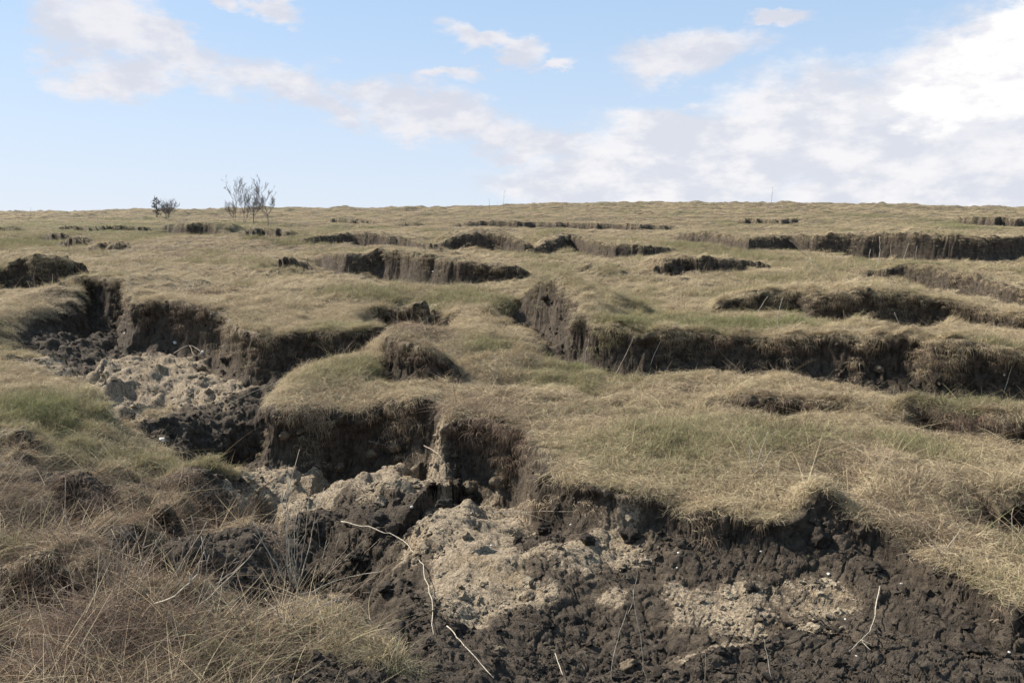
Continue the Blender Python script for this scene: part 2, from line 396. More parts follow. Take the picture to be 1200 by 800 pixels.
BROWNP = [(90, 770, 320, 60, 0, 1.0), (120, 560, 200, 60, 0, .8), (130, 660, 220, 80, 0, .8), (560, 480, 60, 30, 0, .8), (620, 500, 40, 20, 0, .7), (490, 400, 40, 20, 0, .8), (960, 540, 100, 40, 0, .6), (700, 480, 100, 30, 0, .4),
          (1130, 500, 80, 24, 0, .8), (800, 440, 60, 10, 0, .6), (560, 262, 300, 8, 0, .5), (900, 475, 100, 16, 0, .6), (1080, 620, 90, 40, 0, .5), (260, 290, 160, 14, 0, .4), (690, 470, 160, 20, 0, .3), (440, 345, 40, 16, 0, .2), (640, 400, 40, 12, 0, .5)]


def prep(lst):
    o = []
    for px, py, rx, ry, a, b in lst:
        c_ = P(px, py, 0 if abs(b) > 2 else 0)
        y1 = P(px, min(py + ry, 1200))[1]; y0 = P(px, max(py - ry, 249))[1]
        o.append((c_[0], c_[1], rx / F * c_[1], max((y0 - y1) / 2, 0.02), a, b))
    return o


def prep_low(lst, di):
    """same, for patches on ground lower than the smooth slope"""
    o = []
    for row in lst:
        px, py, rx, ry = row[:4]
        dz = row[di]
        amp = row[4] if di == 5 else row[5]
        c_ = P(px, py, dz)
        y1 = P(px, py + ry, dz)[1]; y0 = P(px, max(py - ry, 249), dz)[1]
        o.append((c_[0], c_[1], rx / F * c_[1], max((y0 - y1) / 2, 0.02), amp))
    return o


pk_ = prep_low([(a, b, c_ * 1.25, d * 1.45, 1.0, 0.0) for a, b, c_, d, e in POCKETS], 5); pkd = prep_low([(a, b, c_ * 1.5, d * 1.8, e * 1.6, 0.0) for a, b, c_, d, e in POCKETS], 5)
kp_ = prep_low([(110, 500, 140, 34, 1.3, 0.1), (50, 475, 80, 30, 1.2, 0.1), (210, 512, 62, 26, 1.2, 0.2), (200, 570, 110, 36, 1.1, 0.15)], 5)
mo = prep_low(MOUNDS, 5); ho = prep_low(HOLLOWS, 5)
so_ = prep_low(SOILP, 4); cl_ = prep_low(CLAYP, 4); gr_ = prep_low(GREENP, 4); br_ = prep_low(BROWNP, 4)


def gsum(x, y, lst, mode='sum'):
    r = np.zeros(x.shape)
    for cx, cy, rx, ry, a in lst:
        g = a * np.exp(-((x - cx) / rx) ** 2 - ((y - cy) / ry) ** 2)
        r = r + g if mode == 'sum' else np.maximum(r, g)
    return r


def terrain(x, y, full=True):
    """returns dict: z, dx, dy, soil, face, rim, sid"""
    z = base(x, y)
    far = np.clip(y, 2, 60)
    # broken ground: swells, then tussocks
    z = z + fbm(x, y, 0.16, 3, seed=1) * 0.10 * ss(y, 6, 25) * 2 + fbm(x, y, 0.7, 3, seed=5) * 0.05 + fbm(x, y, 0.045, 3, seed=3) * 0.55 * ss(y, 25, 70)
    z = z + gsum(x, y, mo) - gsum(x, y, ho) - gsum(x + fbm(x, y, 3.0, 2, seed=181) * 0.15, y, pkd) * 1.3
    wx_ = x + fbm(x, y, 2.2, 3, seed=9) * 0.05 + fbm(x, y, 0.8, 2, seed=12) * 0.005 * far
    wy_ = y + fbm(x, y, 2.0, 3, seed=21) * 0.09 + fbm(x, y, 6.5, 2, seed=22) * 0.03 + fbm(x, y, 0.8, 2, seed=33) * 0.009 * far
    soil = np.zeros(x.shape); face = np.zeros(x.shape); rim = np.zeros(x.shape); sid = np.full(x.shape, -1, np.int32)
    bare = np.zeros(x.shape); ox = np.zeros(x.shape); oy = np.zeros(x.shape); best = np.zeros(x.shape)
    lipn = fbm(x, y, 3.0, 2, seed=50)
    for k, s in enumerate(SC):
        R = max(s['L'] * 1.0, 1.0) * max(1.0, s['hm']) + 1.0
        q = s['q']
        m = (x > q[:, 0].min() - R) & (x < q[:, 0].max() + R) & (y > q[:, 1].min() - R - 2) & (y < q[:, 1].max() + 1.0 + 9.0 * (s['up'] > 0) * max(s['hm'], .1))
        if not m.any(): continue
        d, h, fw = sdist(wx_[m], wy_[m], s, True)
        hn = h * (1 + 0.35 * lipn[m])
        wd = 0.22 * hn + 0.02
        t = np.clip(d / wd, 0, 1)
        fall = t * (0.25 + 0.75 * t) * (2 - t) if False else ss(t, 0, 1) * 0.5 + t * 0.5
        prof = s.get('prof', 0)
        L = s['L']
        fw = 0.16 + 0.84 * fw ** 2 if prof == 0 else 1.0
        L = L * fw
        Lr = L * np.clip(hn / 0.35, 0.35, 2.2)
        rec = ss(d, wd * 1.2, wd + Lr)
        if prof == 0:
            up = s['up']
            Lb = 7.0 * np.clip(hn, 0.06, 1.2) ** 0.8 * 1.3 * fw + 0.05
            dz = -hn * (1 - up) * fall * (1 - rec) + hn * up * (1 - fall) * (1 - ss(-d, 0.0, Lb))
        elif prof == 1:      # the slumped soil goes on falling toward the viewer
            more = 0.5 * np.clip((d - wd) / 1.3, 0, 1) * 0.55 * ss(x[m], -0.6, 0.7)
            rec = ss(d, 1.2, 3.4) * ss(-x[m], -0.3, 0.6)
            dz = (-hn * fall * (1 - rec) - more * (h > 0.01)) 
        else:
            rec = ss(d, wd * 1.2, wd + L)
            dz = -hn * fall * (1 - rec)
        lip = 0.035 * np.exp(-(d / 0.12 + 0.6) ** 2) * ss(h, 0.02, 0.15)
        z[m] += dz + lip
        # bare soil on the face and a little before it
        fm = ss(t, 0.05, 0.25) * (1 - ss(d, wd + s['sw'] * hn * 0.8, wd + s['sw'] * hn * 1.3 + 0.05)) * ss(h, 0.015, 0.06)
        fm = np.maximum(fm, 0)
        soil[m] = np.maximum(soil[m], fm)
        fc = (t > 0.02) * (d < wd * 1.3) * ss(h, 0.02, 0.08)
        face[m] = np.maximum(face[m], fc)
        rm = np.exp(-((d + 0.03) / (0.03 + 0.10 * np.clip(hn, 0, .6))) ** 2) * ss(h, 0.03, 0.15)
        rim[m] = np.maximum(rim[m], rm)
        bare[m] = np.maximum(bare[m], ss(d, -0.10, -0.03) * (1 - ss(d, wd + 0.12 * hn, wd + 0.5 * hn + 0.02)) * ss(h, 0.03, 0.1))
        infl = h * np.exp(-np.maximum(d - wd, 0) / 0.8) * (d > -0.25)
        bb = best[m]; ii = sid[m]
        up = infl > bb
        bb[up] = infl[up]; ii[up] = k
        best[m] = bb; sid[m] = ii
        # undercut below the turf
        u = 0.16 * hn * ss(t, 0.10, 0.35) * (1 - ss(t, 0.65, 1.0)) * (1 - 0.8 * ss(y[m], 14, 30))
        # direction behind the rim: +y mostly
        oy[m] += u
    sp = ss(gsum(x, y, so_, 'max') + fbm(x, y, 1.6, 3, seed=61) * 0.35, 0.45, 0.62)
    # the turf blocks behind the rims keep their turf
    for k, reach in ((1, 3.0), (38, 1.2), (0, 3.0)):
        d, h = sdist(wx_, wy_, SC[k])
        sp = sp * (1 - ss(-d, 0.0, 0.05) * (d > -reach) * ss(np.abs(h), 0.005, 0.02))
    # turf that stays between the left trench and the camera
    keep = np.clip(gsum(x, y, kp_, 'max') + fbm(x, y, 2.5, 3, seed=201) * 0.25, 0, 1)
    sp = sp * (1 - ss(keep, 0.40, 0.55))
    soil = np.maximum(soil * (1 - ss(keep, 0.40, 0.55) * (face < 0.5)), sp)
    pk = gsum(x, y, pk_, 'max') + fbm(x, y, 3.2, 4, 0.6, seed=191) * 0.9
    soil = np.maximum(soil, 0.95 * ss(pk, 0.52, 0.66) * (gsum(x, y, pk_, 'max') > 0.15))
    return dict(z=z, ox=ox, oy=oy, soil=soil, face=face, rim=rim, sid=sid, bare=bare)


NC, NR = 1040, 1010
cu = np.linspace(-0.86, 0.86, NC)
# rows per column placed by how much surface there is to cover
ncc, nry = 260, 1500
ys = np.geomspace(1.5, 420.0, nry)
cc = np.linspace(-0.86, 0.86, ncc)
CX, CY = np.meshgrid(cc, ys, indexing='ij')
zc = terrain(CX * CY, CY)['z']
dy = np.diff(CY, axis=1); dz = np.diff(zc, axis=1)
ym = CY[:, 1:]
view = np.clip((H - zc[:, 1:]) / ym, 0.02, 1) + 0.06
met = np.sqrt((dy * (view * 0.75 + 0.012)) ** 2 + (dz * 1.15) ** 2) / ym
met = met * np.where(ym > 110, 0.25, 1.0)
ker = np.array([1, 2, 3, 2, 1]) / 9.
for _ in range(3):
    pad = np.concatenate([np.repeat(met[:1], 8, 0), met, np.repeat(met[-1:], 8, 0)], 0)
    cs = np.concatenate([np.zeros((1, met.shape[1])), np.cumsum(pad, 0)], 0)
    met = (cs[17:] - cs[:-17]) / 17.0
met = sum(kw * np.roll(met, sft, 1) for kw, sft in zip(ker, (-2, -1, 0, 1, 2)))
cum = np.concatenate([np.zeros((ncc, 1)), np.cumsum(met, axis=1)], axis=1)
cum /= cum[:, -1:]
rows = np.linspace(0, 1, NR)
yc = np.stack([np.interp(rows, cum[i], ys) for i in range(ncc)])          # (ncc, NR)
fi = np.linspace(0, ncc - 1, NC); i0 = np.minimum(fi.astype(int), ncc - 2); fr = (fi - i0)[:, None]
GY = yc[i0] * (1 - fr) + yc[i0 + 1] * fr
GX = cu[:, None] * GY
T = terrain(GX, GY)
GZ = T['z'].copy()
soil, face, rim = T['soil'], T['face'], T['rim']
d_far = np.clip(GY / 12., 0.25, 3)
# grass tussocks on the turf
tus = np.abs(fbm(GX, GY, 3.2, 3, seed=71)) * 0.07 + fbm(GX, GY, 9, 2, seed=75) * 0.02
left_near = ss(-GX, -0.2, 0.8) * (1 - ss(GY, 7, 9))
tus = tus + (np.maximum(fbm(GX, GY, 0.4, 3, seed=171), 0) * 0.35 + np.abs(fbm(GX, GY, 0.9, 2, seed=172)) * 0.10) * ss(GY, 35, 60)
tus = tus * (1 + 0.5 * left_near) + left_near * (np.maximum(-fbm(GX, GY, 1.5, 3, seed=77) - 0.05, 0) * -0.8 + np.abs(fbm(GX, GY, 2.6, 2, seed=79)) * 0.07)
GZ += (1 - soil) * tus * np.clip(d_far, 0.6, 1.4)
clay = gsum(GX, GY, cl_, 'max')
clay = ss(clay + fbm(GX, GY, 1.7, 5, 0.65, seed=81) * 0.8, 0.30, 0.85)
clay = clay * (1 - 0.85 * (face > 0.5) * ss(GY, 6.5, 8))
# clods and cracks of the bare soil, pushed along the local normal
PX, PY, PZ = GX + T['ox'], GY + T['oy'], GZ


def normals(px, py, pz):
    a = np.stack([np.gradient(px, axis=0), np.gradient(py, axis=0), np.gradient(pz, axis=0)], -1)
    b = np.stack([np.gradient(px, axis=1), np.gradient(py, axis=1), np.gradient(pz, axis=1)], -1)
    n_ = np.cross(a, b)
    return n_ / (np.linalg.norm(n_, axis=-1, keepdims=True) + 1e-12)


Nm = normals(PX, PY, PZ)
Nm *= np.sign(Nm[..., 2:3] + 1e-9) if False else 1
if Nm[..., 2].mean() < 0: Nm = -Nm
mk = soil > 0.04
pp = np.stack([PX[mk], PY[mk], PZ[mk]], 1)
disp = np.zeros(len(pp)); crk = np.zeros(len(pp))
wob = np.stack([fbm(pp[:, 0], pp[:, 1] + pp[:, 2], 5, 2, seed=91), fbm(pp[:, 0] + pp[:, 2], pp[:, 1], 5, 2, seed=93), fbm(pp[:, 2] + pp[:, 1], pp[:, 0], 5, 2, seed=95)], 1) * 0.05
ysc = np.clip(pp[:, 1] / 6., 0.7, 4)
for sc, am in ((4.5, 0.022), (10.0, 0.011), (24.0, 0.010), (52.0, 0.006)):
    f1, f2, cid = worley3(pp + wob, sc)
    big = 0.5 + cid
    am = am * np.clip(130.0 / (sc * pp[:, 1]), 0, 1) ** 1.5
    disp += am * (np.clip(f2 - f1, 0, 0.45) / 0.45 * 0.6 - 0.3) * big + am * 0.9 * (cid - 0.5)
    if sc < 20: crk = np.maximum(crk, 1 - ss(f2 - f1, 0.0, 0.07))
disp -= crk * 0.016 * np.clip(9.0 / pp[:, 1], 0, 1)
disp += fbm(pp[:, 0] * 1.3, pp[:, 1] + pp[:, 2] * 1.1, 1.6, 4, 0.6, seed=97) * 0.07
disp *= soil[mk] * np.clip(ysc, 0.8, 1.3) * (1 - 0.45 * clay[mk])
D = np.zeros(GX.shape); D[mk] = disp
CR = np.zeros(GX.shape); CR[mk] = crk * soil[mk]
PX = PX + Nm[..., 0] * D; PY = PY + Nm[..., 1] * D; PZ = PZ + Nm[..., 2] * D
NN = normals(PX, PY, PZ)
if NN[..., 2].mean() < 0: NN = -NN
green = np.clip(gsum(GX, GY, gr_, 'max') + 0.72 * ss(fbm(GX, GY, 0.35, 4, 0.6, seed=101), -0.15, 0.5), 0, 1)
green *= 1 - 0.8 * rim
brown = np.clip(gsum(GX, GY, br_, 'max') + 0.6 * ss(fbm(GX, GY, 0.5, 4, 0.6, seed=111), 0.05, 0.6), 0, 1)


def mesh_from_grid(name, sel=None):
    """mesh of the quads chosen by sel (a mask over the quads)"""
    idx = np.arange(NC * NR).reshape(NC, NR)
    q = np.stack([idx[:-1, :-1], idx[1:, :-1], idx[1:, 1:], idx[:-1, 1:]], -1)
    q = q[sel] if sel is not None else q.reshape(-1, 4)
    q = q.reshape(-1, 4)
    used, inv = np.unique(q.ravel(), return_inverse=True)
    V = np.stack([PX.ravel()[used], PY.ravel()[used], PZ.ravel()[used]], 1)
    me = bpy.data.meshes.new(name)
    me.vertices.add(len(used)); me.vertices.foreach_set('co', V.astype(np.float32).ravel())
    nf = len(q)
    me.loops.add(nf * 4); me.loops.foreach_set('vertex_index', inv.astype(np.int32).ravel())
    me.polygons.add(nf); me.polygons.foreach_set('loop_start', (np.arange(nf) * 4).astype(np.int32))
    me.polygons.foreach_set('use_smooth', np.ones(nf, bool))
    me.update(calc_edges=True)
    for nm, A in (('soil', soil), ('clay', clay), ('crack', CR), ('green', green), ('brown', brown), ('rim', rim)):
        at = me.attributes.new(nm, 'FLOAT', 'POINT')
        at.data.foreach_set('value', A.ravel()[used].astype(np.float32))
    return me, used


# ------------------------------------------------------------------ materials
def new_mat(name):
    m = bpy.data.materials.new(name)
    m.use_nodes = True
    m.node_tree.nodes.clear()
    return m, NT(m.node_tree)


def finish(m, t, col, rough=0.9, bump=None, bstr=0.5, bdist=0.02, spec=0.25, trans=None):
    b = t.node('ShaderNodeBsdfPrincipled')
    t.put(b.inputs['Base Color'], col)
    t.put(b.inputs['Roughness'], rough)
    b.inputs['Specular IOR Level'].default_value = spec
    if bump is not None:
        bn = t.node('ShaderNodeBump')
        bn.inputs['Strength'].default_value = bstr
        bn.inputs['Distance'].default_value = bdist
        t.put(bn.inputs['Height'], bump)
        t.l.new(bn.outputs[0], b.inputs['Normal'])
    o = t.node('ShaderNodeOutputMaterial')
    sh = b.outputs[0]
    if trans:
        tr = t.node('ShaderNodeBsdfTranslucent')
        t.put(tr.inputs[0], col)
        mx = t.node('ShaderNodeMixShader')
        mx.inputs[0].default_value = trans
        t.l.new(sh, mx.inputs[1]); t.l.new(tr.outputs[0], mx.inputs[2])
        sh = mx.outputs[0]
    t.l.new(sh, o.inputs[0])
    return m


mg, t = new_mat('ground')
pos = t.node('ShaderNodeNewGeometry').outputs['Position']
A_s, A_c, A_k = t.attr('soil').outputs['Fac'], t.attr('clay').outputs['Fac'], t.attr('crack').outputs['Fac']
A_g, A_b = t.attr('green').outputs['Fac'], t.attr('brown').outputs['Fac']
nA = t.noise(pos, 2.5, 6, 0.65)
nB = t.noise(pos, 14, 6, 0.7)
nC = t.noise(pos, 60, 4, 0.7)
nD = t.noise(pos, 230, 3, 0.7)
dark = t.mix(t.sstep(nB, 0.35, 0.7), (0.036, 0.028, 0.021), (0.104, 0.082, 0.061))
dark = t.mix(t.m('MULTIPLY', t.sstep(nA, 0.45, 0.75), 0.5), dark, (0.105, 0.082, 0.060))
tan_ = t.mix(t.sstep(nC, 0.3, 0.7), (0.16, 0.122, 0.083), (0.42, 0.335, 0.235))
tan_ = t.mix(t.m('MULTIPLY', t.sstep(nA, 0.5, 0.7), 0.5), tan_, (0.24, 0.17, 0.095))
cn = t.m('ADD', A_c, t.m('MULTIPLY', t.m('SUBTRACT', t.m('ADD', t.m('MULTIPLY', nB, 0.45), t.m('MULTIPLY', nC, 0.55)), 0.5), t.m('ADD', 1.5, t.m('MULTIPLY', A_c, 1.8))))
brownish = t.mix(nC, (0.065, 0.050, 0.036), (0.150, 0.115, 0.080))
earth = t.mix(t.sstep(cn, -0.10, 0.40), dark, brownish)
earth = t.mix(t.sstep(cn, 0.40, 0.80), earth, tan_)
earth = t.mix(t.m('MULTIPLY', A_k, 0.45), earth, (0.022, 0.018, 0.014))
earth = t.mix(t.m('MULTIPLY', t.sstep(nD, 0.62, 0.72), 0.5), earth, t.mix(0.5, earth, (0.34, 0.30, 0.25)))
thatch = t.mix(t.sstep(nB, 0.35, 0.65), (0.045, 0.034, 0.023), (0.19, 0.148, 0.095))
thatch = t.mix(t.m('MULTIPLY', A_g, 0.5), thatch, (0.075, 0.085, 0.035))
ef = t.sstep(t.m('ADD', A_s, t.m('MULTIPLY', t.m('SUBTRACT', nB, 0.5), 0.5)), 0.28, 0.55)
colr = t.mix(ef, thatch, earth)
hgt = t.m('ADD', t.m('ADD', t.m('MULTIPLY', nB, 0.5), t.m('MULTIPLY', nC, 0.5)), t.m('MULTIPLY', nD, 0.16))
finish(mg, t, colr, 0.95, hgt, 1.0, 0.05, 0.15)

mgr, t = new_mat('dry_grass')
bv = t.attr('bv').outputs['Fac']
bh = t.attr('bh').outputs['Fac']
ig, ib, ir = (t.attr(n_, 'INSTANCER').outputs['Fac'] for n_ in ('ig', 'ib', 'ir'))
straw = t.mix(bv, (0.272, 0.210, 0.122), (0.61, 0.508, 0.330))
straw = t.mix(t.m('MULTIPLY', ir, 0.55), straw, (0.34, 0.245, 0.155))
brn = t.mix(bv, (0.10, 0.067, 0.047), (0.30, 0.205, 0.145))
grn = t.mix(bv, (0.125, 0.125, 0.052), (0.30, 0.285, 0.140))
fb = t.sstep(t.m('SUBTRACT', t.m('ADD', ib, t.m('MULTIPLY', ir, 0.5)), bv), -0.15, 0.75)
colr = t.mix(fb, straw, brn)
fg = t.sstep(t.m('ADD', ig, t.m('MULTIPLY', t.m('SUBTRACT', bv, 0.5), 0.9)), 0.35, 0.75)
colr = t.mix(fg, colr, grn)
finish(mgr, t, colr, 0.75, spec=0.2, trans=0.28)

# ------------------------------------------------------------------ ground objects
quad_soil = (soil[:-1, :-1] + soil[1:, :-1] + soil[1:, 1:] + soil[:-1, 1:]) * 0.25
qs = T['sid'][:-1, :-1]
NNg = NN.reshape(-1, 3)


def ground_piece(name, sel, label):
    me, used = mesh_from_grid(name, sel)
    me.materials.append(mg)
    me.normals_split_custom_set_from_vertices(NNg[used].astype(np.float32))   # one smooth surface across the joints
    o = bpy.data.objects.new(name, me)
    COL.objects.link(o)
    o['kind'] = 'structure'; o['label'] = label
    return o


taken = np.zeros(quad_soil.shape, bool)
for k, s_c in enumerate(SC):
    m_ = (quad_soil > 0.3) & (qs == k) & ~taken
    if m_.sum() > 150:
        ground_piece('soil_scarp', m_, s_c['n'])
        taken |= m_
m_ = (quad_soil > 0.3) & ~taken & (GY[:-1, :-1] < 14)
ground_piece('bare_earth', m_, 'bare dark and tan earth of the slump and the trenches')
taken |= m_
ground_piece('hillside', ~taken, 'slumped grassy hillside broken into steps by bare earth scarps')

# ------------------------------------------------------------------ grass
def blades(n, R, ln, wdt, a0, a1, curl, heading=None, spread=3.14, floor=True, sag=2.0, segs=4):
    """one clump: n thin ribbons. a0..a1 first rise angle, sag: how fast they bend over"""
    V = []; Fc = []; BV = []; BH = []
    for i in range(n):
        r = R * math.sqrt(random.random()); th = random.uniform(0, 2 * math.pi)
        p = np.array([r * math.cos(th), r * math.sin(th), 0.0])
        ph = (heading + random.gauss(0, spread)) if heading is not None else random.uniform(0, 2 * math.pi)
        al = random.uniform(a0, a1)
        L = random.uniform(0.5, 1.1) * ln
        cz = random.gauss(0, curl)
        sg = sag * random.uniform(0.6, 1.3)
        wb = wdt * random.uniform(0.6, 1.2)
        bvr = random.random()
        roll = random.uniform(-0.9, 0.9)
        k0 = len(V)
        if floor: p[2] = random.uniform(0, 0.03) if ln < 0.5 else 0
        for k in range(segs + 1):
            tk = k / segs
            side = np.array([-math.sin(ph) * math.cos(roll), math.cos(ph) * math.cos(roll), math.sin(roll)])
            ww = wb * (1 - 0.75 * tk) * 0.5
            V.append(p - side * ww); V.append(p + side * ww)
            BV += [bvr, bvr]; BH += [tk, tk]
            st = L / segs
            dv = np.array([math.cos(al) * math.cos(ph), math.cos(al) * math.sin(ph), math.sin(al)])
            p = p + dv * st
            if floor and p[2] < 0.004: p[2] = 0.004 + random.uniform(0, 0.02); al = abs(al) * 0.3
            al -= sg / segs
            al = max(al, -1.5)
            ph += cz / segs
        for k in range(segs):
            a = k0 + 2 * k
            Fc.append((a, a + 1, a + 3, a + 2))
    me = bpy.data.meshes.new('grass_clump')
    me.from_pydata([tuple(v) for v in V], [], Fc)
    for nm, A in (('bv', BV), ('bh', BH)):
        at = me.attributes.new(nm, 'FLOAT', 'POINT'); at.data.foreach_set('value', np.array(A, np.float32))
    me.materials.append(mgr)
    return me


protos = []
for k in range(6):      # 0-5 matted dead grass
    protos.append(blades(80, 0.10, 0.15 + 0.02 * k, 0.0032, 0.0, 0.85, 1.7, heading=0, spread=0.7 + 0.15 * k, sag=2.6))
for k in range(2):      # 6-7 short green and straw shoots
    protos.append(blades(46, 0.07, 0.09, 0.0034, 0.7, 1.45, 0.6, sag=0.9, segs=3))
for k in range(4):      # 8-11 strands hanging over an edge
    protos.append(blades(34, 0.08, 0.08 + 0.028 * k, 0.0032, -0.2, 0.5, 0.9, heading=0, spread=0.6, floor=False, sag=2.8, segs=5))
for k in range(4):      # 12-15 coarser clumps for the distance
    protos.append(blades(80, 0.24, 0.20, 0.0085, 0.05, 1.0, 1.3, heading=0, spread=1.2, sag=2.0, segs=3))
for k in range(2):      # 16-17 coarse hanging clumps for the distance
    protos.append(blades(30, 0.16, 0.18, 0.009, -0.3, 0.5, 0.6, heading=0, spread=0.6, floor=False, sag=2.4, segs=3))
for k in range(4):      # 18-21 long loose stems, fallen or leaning
    protos.append(blades(9, 0.16, 0.42, 0.0036, 0.05, 0.8, 0.25, sag=0.3, segs=5))
pc = bpy.data.collections.new('grass_clumps')
for k, me_ in enumerate(protos):
    o = bpy.data.objects.new('clump_%02d' % k, me_)
    pc.objects.link(o)


def scatter(name, label, weight, n, pick, scl, yaw_spread, tilt, lift=0.0, heading=None, hgt=None):
    """points on the ground mesh with chance weight x area; becomes one object of instances"""
    ax = np.stack([PX, PY, PZ], -1)
    e1 = ax[1:, :-1] - ax[:-1, :-1]; e2 = ax[:-1, 1:] - ax[:-1, :-1]
    area = np.linalg.norm(np.cross(e1, e2), axis=-1)
    wq = area * weight[:-1, :-1]
    pr = wq.ravel().cumsum(); pr /= pr[-1]
    ci = np.searchsorted(pr, rng.random(n))
    ci = np.minimum(ci, len(pr) - 1)
    i, j = np.unravel_index(ci, wq.shape)
    u, v = rng.random(n)[:, None], rng.random(n)[:, None]
    pos_ = (ax[i, j] * (1 - u) + ax[i + 1, j] * u) * (1 - v) + (ax[i, j + 1] * (1 - u) + ax[i + 1, j + 1] * u) * v
    nrm = NN[i, j]
    upm = nrm * tilt + np.array([0, 0, 1.0]) * (1 - tilt)
    upm /= np.linalg.norm(upm, axis=1)[:, None]
    # heading angle: combed downhill with slow drift
    if heading is None:
        hd = -math.pi / 2 + 1.0 + 5.0 * fbm(pos_[:, 0], pos_[:, 1], 0.7, 2, seed=131) + rng.normal(0, yaw_spread, n)
    else:
        hd = heading + rng.normal(0, yaw_spread, n)
    fx = np.stack([np.cos(hd), np.sin(hd), np.zeros(n)], 1)
    zx = upm
    yx = np.cross(zx, fx); yx /= np.linalg.norm(yx, axis=1)[:, None]
    xx = np.cross(yx, zx)
    # matrix columns xx yx zx to XYZ euler
    ry = np.arcsin(np.clip(-xx[:, 2], -1, 1)); rz = np.arctan2(xx[:, 1], xx[:, 0]); rx = np.arctan2(yx[:, 2], zx[:, 2])
    rot = np.stack([rx, ry, rz], 1)
    pid = pick(pos_, n).astype(np.int32)
    sc = scl(pos_, n)
    me_ = bpy.data.meshes.new(name)
    pos_ = pos_ + np.array([0, 0, lift])
    me_.vertices.add(n); me_.vertices.foreach_set('co', pos_.astype(np.float32).ravel())
    a = me_.attributes.new('rot', 'FLOAT_VECTOR', 'POINT'); a.data.foreach_set('vector', rot.astype(np.float32).ravel())
    a = me_.attributes.new('pid', 'INT', 'POINT'); a.data.foreach_set('value', pid)
    s3 = np.stack([sc, sc, sc * (hgt(pos_, n) if hgt else 1.0)], 1)
    a = me_.attributes.new('scl', 'FLOAT_VECTOR', 'POINT'); a.data.foreach_set('vector', s3.astype(np.float32).ravel())
    for nm, A in (('ig', green[i, j]), ('ib', brown[i, j] + (0.55 * soil[i, j])), ('ic', clay[i, j]), ('ir', rng.random(n))):
        a = me_.attributes.new(nm, 'FLOAT', 'POINT'); a.data.foreach_set('value', np.asarray(A, np.float32))
    o = bpy.data.objects.new(name, me_)
    COL.objects.link(o)
    o['kind'] = 'stuff'; o['label'] = label
    md = o.modifiers.new('clumps', 'NODES')
    md.node_group = GN
    return o


GN = bpy.data.node_groups.new('place_clumps', 'GeometryNodeTree')
GN.interface.new_socket('Geometry', in_out='INPUT', socket_type='NodeSocketGeometry')
GN.interface.new_socket('Geometry', in_out='OUTPUT', socket_type='NodeSocketGeometry')
gi = GN.nodes.new('NodeGroupInput'); go = GN.nodes.new('NodeGroupOutput')
ci_ = GN.nodes.new('GeometryNodeCollectionInfo'); ci_.inputs[0].default_value = pc
ci_.inputs['Separate Children'].default_value = True; ci_.inputs['Reset Children'].default_value = True
iop = GN.nodes.new('GeometryNodeInstanceOnPoints')
def named(nm, ty):
    nd = GN.nodes.new('GeometryNodeInputNamedAttribute'); nd.data_type = ty; nd.inputs[0].default_value = nm
    return [s for s in nd.outputs if s.enabled and s.name == 'Attribute'][0]
GN.links.new(gi.outputs[0], iop.inputs['Points'])
GN.links.new(ci_.outputs[0], iop.inputs['Instance'])
iop.inputs['Pick Instance'].default_value = True
GN.links.new(named('pid', 'INT'), iop.inputs['Instance Index'])
e2r = GN.nodes.new('FunctionNodeEulerToRotation')
GN.links.new(named('rot', 'FLOAT_VECTOR'), e2r.inputs[0])
GN.links.new(e2r.outputs[0], iop.inputs['Rotation'])
GN.links.new(named('scl', 'FLOAT_VECTOR'), iop.inputs['Scale'])
GN.links.new(iop.outputs[0], go.inputs[0])

turf = np.clip(1 - soil * 1.8, 0, 1) * (1 - 1.0 * (face > 0.5)) * (1 - T['bare'])
inview = (np.abs(GX / GY) < 0.8)
bald = 0.12 + 0.88 * ss(fbm(GX, GY, 1.5, 4, 0.6, seed=141), -0.28, 0.15)
slump_edge = ss(GX / GY, 0.27, 0.33) * (1 - ss(GY, 5.6, 6.2))
wN = turf * (1 - 0.6 * rim) * (1 - 0.5 * left_near) * (1 - 0.8 * slump_edge * (rim > 0.15)) * bald * inview * (1 - ss(GY, 11, 14)) / np.clip(GY, 3, 14) ** 1.1
scatter('dead_grass', 'matted straw coloured dead grass combed over the near turf', wN, 62000,
        lambda p, n: np.where(rng.random(n) < 0.9, rng.integers(0, 6, n), rng.integers(6, 8, n)),
        lambda p, n: rng.uniform(0.4, 1.05, n) * (0.8 + 0.03 * p[:, 1]) * (1 - 0.28 * (p[:, 0] < -0.2) * (p[:, 1] < 7)), 0.8, 0.8)
wG = turf * inview * (green ** 2) * (1 - ss(GY, 24, 34)) / np.clip(GY, 3, 40) ** 1.2
scatter('green_shoots', 'short fresh green shoots coming up through the dead grass', wG, 14000,
        lambda p, n: rng.integers(6, 8, n), lambda p, n: rng.uniform(0.6, 1.1, n) * (1 + 0.03 * p[:, 1]), 1.5, 0.4)
wF = turf * inview * ss(GY, 9.5, 13) / np.clip(GY, 9, 400) ** 1.45 * (GY < 130)
scatter('distant_grass', 'pale dead grass covering the upper slope to the skyline', wF, 90000,
        lambda p, n: rng.integers(12, 16, n), lambda p, n: rng.uniform(0.4, 0.9, n) * (0.7 + 0.014 * np.minimum(p[:, 1], 60)), 1.0, 0.7,
        hgt=lambda p, n: np.clip(0.95 - 0.010 * p[:, 1], 0.45, 1))
wL = turf * inview * (0.12 + 1.1 * ss(-GX / GY, 0.1, 0.4) * (1 - ss(GY, 5, 8)) + 0.5 * brown) * (1 - ss(GY, 16, 22)) / np.clip(GY, 3, 40) ** 1.3
scatter('loose_stems', 'long dry stems fallen and leaning over the matted turf', wL, 3800,
        lambda p, n: rng.integers(18, 22, n), lambda p, n: rng.uniform(0.45, 1.15, n), 3.0, 0.6, lift=0.02)
